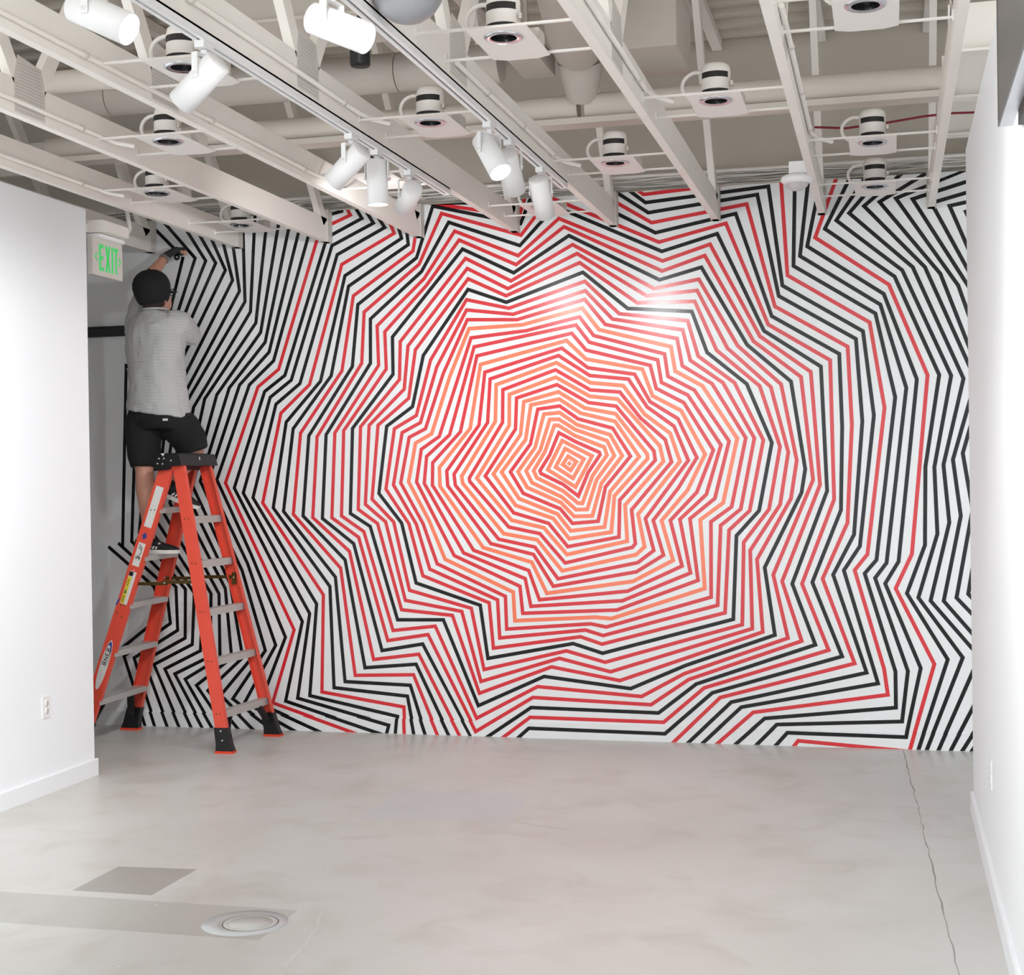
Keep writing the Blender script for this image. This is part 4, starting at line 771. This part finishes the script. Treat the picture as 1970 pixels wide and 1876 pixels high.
# creases across the back of the shirt
for pts in (([-.17, 2.37], [-.06, 2.335], [.05, 2.335], [.15, 2.385]), ([-.18, 2.30], [-.08, 2.22], [.04, 2.17], [.14, 2.165])):
    cr = [(-4.387+SX.x*x, 8.272+SX.y*x, z) for x, z in pts]
    P = [Vector(p) - FWD*(.139*max(.05, 1-(abs(x)/.192)**2.4)**(1/2.4)-.001) for p, (x, z) in zip(cr, pts)]
    MB().tube(P, [.003, .0065, .0065, .003], 8).build('crease', M_SHIRT, shirt)
# shorts
so = MB()
so.loft([oring((-4.378, 8.27, z), rx, ry) for z, rx, ry in ((2.085, .178, .132), (2.03, .19, .140), (1.97, .205, .150), (1.92, .19, .13))])
so.tube([lerp(hipL, kneeL, .12), lerp(hipL, kneeL, .35), lerp(hipL, kneeL, .75), kneeL+Vector((.004, 0, -.012))], [.112, .115, .104, .090], 20)
so.tube([lerp(hipR, kneeR, .2)+Vector((-.01, -.02, -.01)), lerp(hipR, kneeR, .45), lerp(hipR, kneeR, .78), kneeR+Vector((.0, -.02, -.02))], [.115, .118, .108, .096], 20)
shorts = soft(so.build('shorts', M_SHORT, man), .010, 4, folds=.016)
pz = Vector((-4.378, 8.27, 2.03))+SX*.152-FWD*.116+Vector((0, 0, -.06))
MB().box((pz.x-.016, pz.y-.006, pz.z-.004), (pz.x+.016, pz.y-.001, pz.z+.010)).build('logo_tag', M_STICK, shorts)
# shoes
def shoe(heel, yaw, pitch, name='shoe'):
    Mx = Matrix.Translation(Vector(heel)) @ Matrix.Rotation(yaw, 4, 'Z') @ Matrix.Rotation(pitch, 4, 'Y')
    def X(x, y, z): return Mx @ Vector((x, y, z))
    Ln = .285
    rws = []
    for x, w, h0, h1 in ((.0, .026, .02, .075), (.012, .034, .015, .095), (.05, .038, .014, .105), (.09, .038, .014, .108), (.13, .040, .014, .088), (.18, .045, .014, .066), (.225, .046, .014, .054), (.26, .038, .015, .042), (.285, .018, .018, .030)):
        ring = []
        for k in range(18):
            t = 2*math.pi*k/18; cs, sn = math.cos(t), math.sin(t)
            ring.append(X(x, w*math.copysign(abs(cs)**.75, cs), (h0+h1)/2+(h1-h0)/2*math.copysign(abs(sn)**.75, sn)))
        rws.append(ring)
    s = MB().loft(rws).build(name, M_SHOE, man)
    out = [(.0, .022), (.02, .034), (.07, .037), (.12, .037), (.18, .046), (.23, .047), (.265, .038), (.288, .018)]
    poly = [(x, y) for x, y in out] + [(x, -y) for x, y in out[::-1]]
    n = len(poly); vs = [X(x, y, .0) for x, y in poly] + [X(x, y*1.04, .022+(.006 if x < .1 else 0)) for x, y in poly]
    MB().add(vs, [tuple(range(n))[::-1], tuple(range(n, 2*n))] + [(i, (i+1) % n, n+(i+1) % n, n+i) for i in range(n)]).build('sole', M_SOLE, s)
    for side in (-1, 1):
        for k in range(3):
            x0 = .105+.022*k; w = .0425+.001*k
            q = [X(x0, side*w, .030), X(x0+.011, side*(w+.001), .030), X(x0+.035, side*(w-.010), .066), X(x0+.024, side*(w-.010), .068)]
            d_ = (Mx.to_3x3() @ Vector((0, side, 0)))*.002
            MB().add([p+d_ for p in q] + [p-d_*3 for p in q], [(0, 1, 2, 3), (0, 4, 5, 1), (1, 5, 6, 2), (2, 6, 7, 3), (3, 7, 4, 0)]).build('stripe', M_SOLE, s)
    for k in range(4):
        x0 = .115+.022*k; z0 = .096-.011*k
        MB().tube([X(x0, -.022, z0-.006), X(x0+.006, 0, z0+.002), X(x0, .022, z0-.006)], .003, 6).build('lace', M_SHOE, s)
    MB().tube([X(.02, 0, .095), X(.03, .03, .10), X(.075, .034, .112), (X(.11, .02, .108)), X(.118, 0, .104), X(.11, -.02, .108), X(.075, -.034, .112), X(.03, -.03, .10)], .007, 8, closed=True).build('shoe_collar', M_SHOE, s)
shoe((-4.515, 8.21, 1.156), R_(2), 0)
shoe((-4.385, 8.25, 1.522), R_(4), R_(20))
# hands: palm and five bent fingers each
def hand(wr, d, nrm, spread, curl, side, glove=True):
    d = Vector(d).normalized(); nrm = Vector(nrm); nrm = (nrm-d*nrm.dot(d)).normalized(); sd = d.cross(nrm)*side
    pm = MB(); rws = []
    for t, w, th in ((-.02, .031, .027), (.01, .037, .024), (.045, .046, .022), (.08, .046, .019), (.092, .040, .012)):
        rws.append([wr + d*t + sd*w*math.cos(2*math.pi*k/14) + nrm*th*math.sin(2*math.pi*k/14) for k in range(14)])
    pm.loft(rws); tips = []
    for k, (off, ln) in enumerate(((-.033, .062), (-.011, .076), (.011, .082), (.032, .074))):
        b = wr + d*.078 + sd*off; dirs = []; c = 0; P = [b - d*.02]; p = b; P.append(p)
        for j, seg in enumerate((.44, .32, .24)):
            c += curl*(.5 if j == 0 else 1); v_ = d*math.cos(c) + nrm*math.sin(c) + sd*spread*off*4; p = p + v_.normalized()*ln*seg; P.append(p)
        pm.tube(P[:4] if glove else P, [.012, .012, .0115, .011] if glove else [.0095, .0095, .009, .008, .007], 8)
        tips.append((P[3], P[4]))
    b = wr + d*.02 + sd*(.034); P = [b, b + (d*.6+sd*.7+nrm*.3).normalized()*.035, b + (d*.6+sd*.7+nrm*.3).normalized()*.035 + (d*.8+sd*.1+nrm*.6).normalized()*.032, b + (d*.6+sd*.7+nrm*.3).normalized()*.035 + (d*.8+nrm*.6).normalized()*.055]
    pm.tube(P, [.014, .0125, .0105, .009], 8)
    h = soft(pm.build('glove' if glove else 'hand', M_GLOVE if glove else M_SKIN, man), .0045, 2)
    if glove:
        for a_, b_ in tips: MB().tube([a_-(b_-a_)*.3, a_, b_, b_+(b_-a_)*.25], [.0075, .0082, .0076, .004], 8).build('fingertip', M_SKIN, h)
    return h
hd = hand(wrL + (wrL-elL).normalized()*.025, (.72, .10, .42), (.45, .25, -.85), .2, .85, 1, True)
hand(wrR + (wrR-elR).normalized()*.02, (-.75, .12, .45), (.1, .6, -.3), .2, .45, 1)
wdir = (wrL-elL).normalized()
MB().tube([wrL-wdir*.012, wrL+wdir*.012], [.034, .0335], 16).build('bracelet', M_STEEL, man)
tr = MB().tube([Vector((-4.437, 8.665, 3.045))+Vector((.014*math.cos(a), 0, .014*math.sin(a))) for a in [2*math.pi*k/18 for k in range(18)]], .004, 8, closed=True, sq=(1, 2)).build('tape_roll', M_BLACK)
tag(tr, 'small ring-shaped roll of black tape held in the gloved hand', 'tape roll')
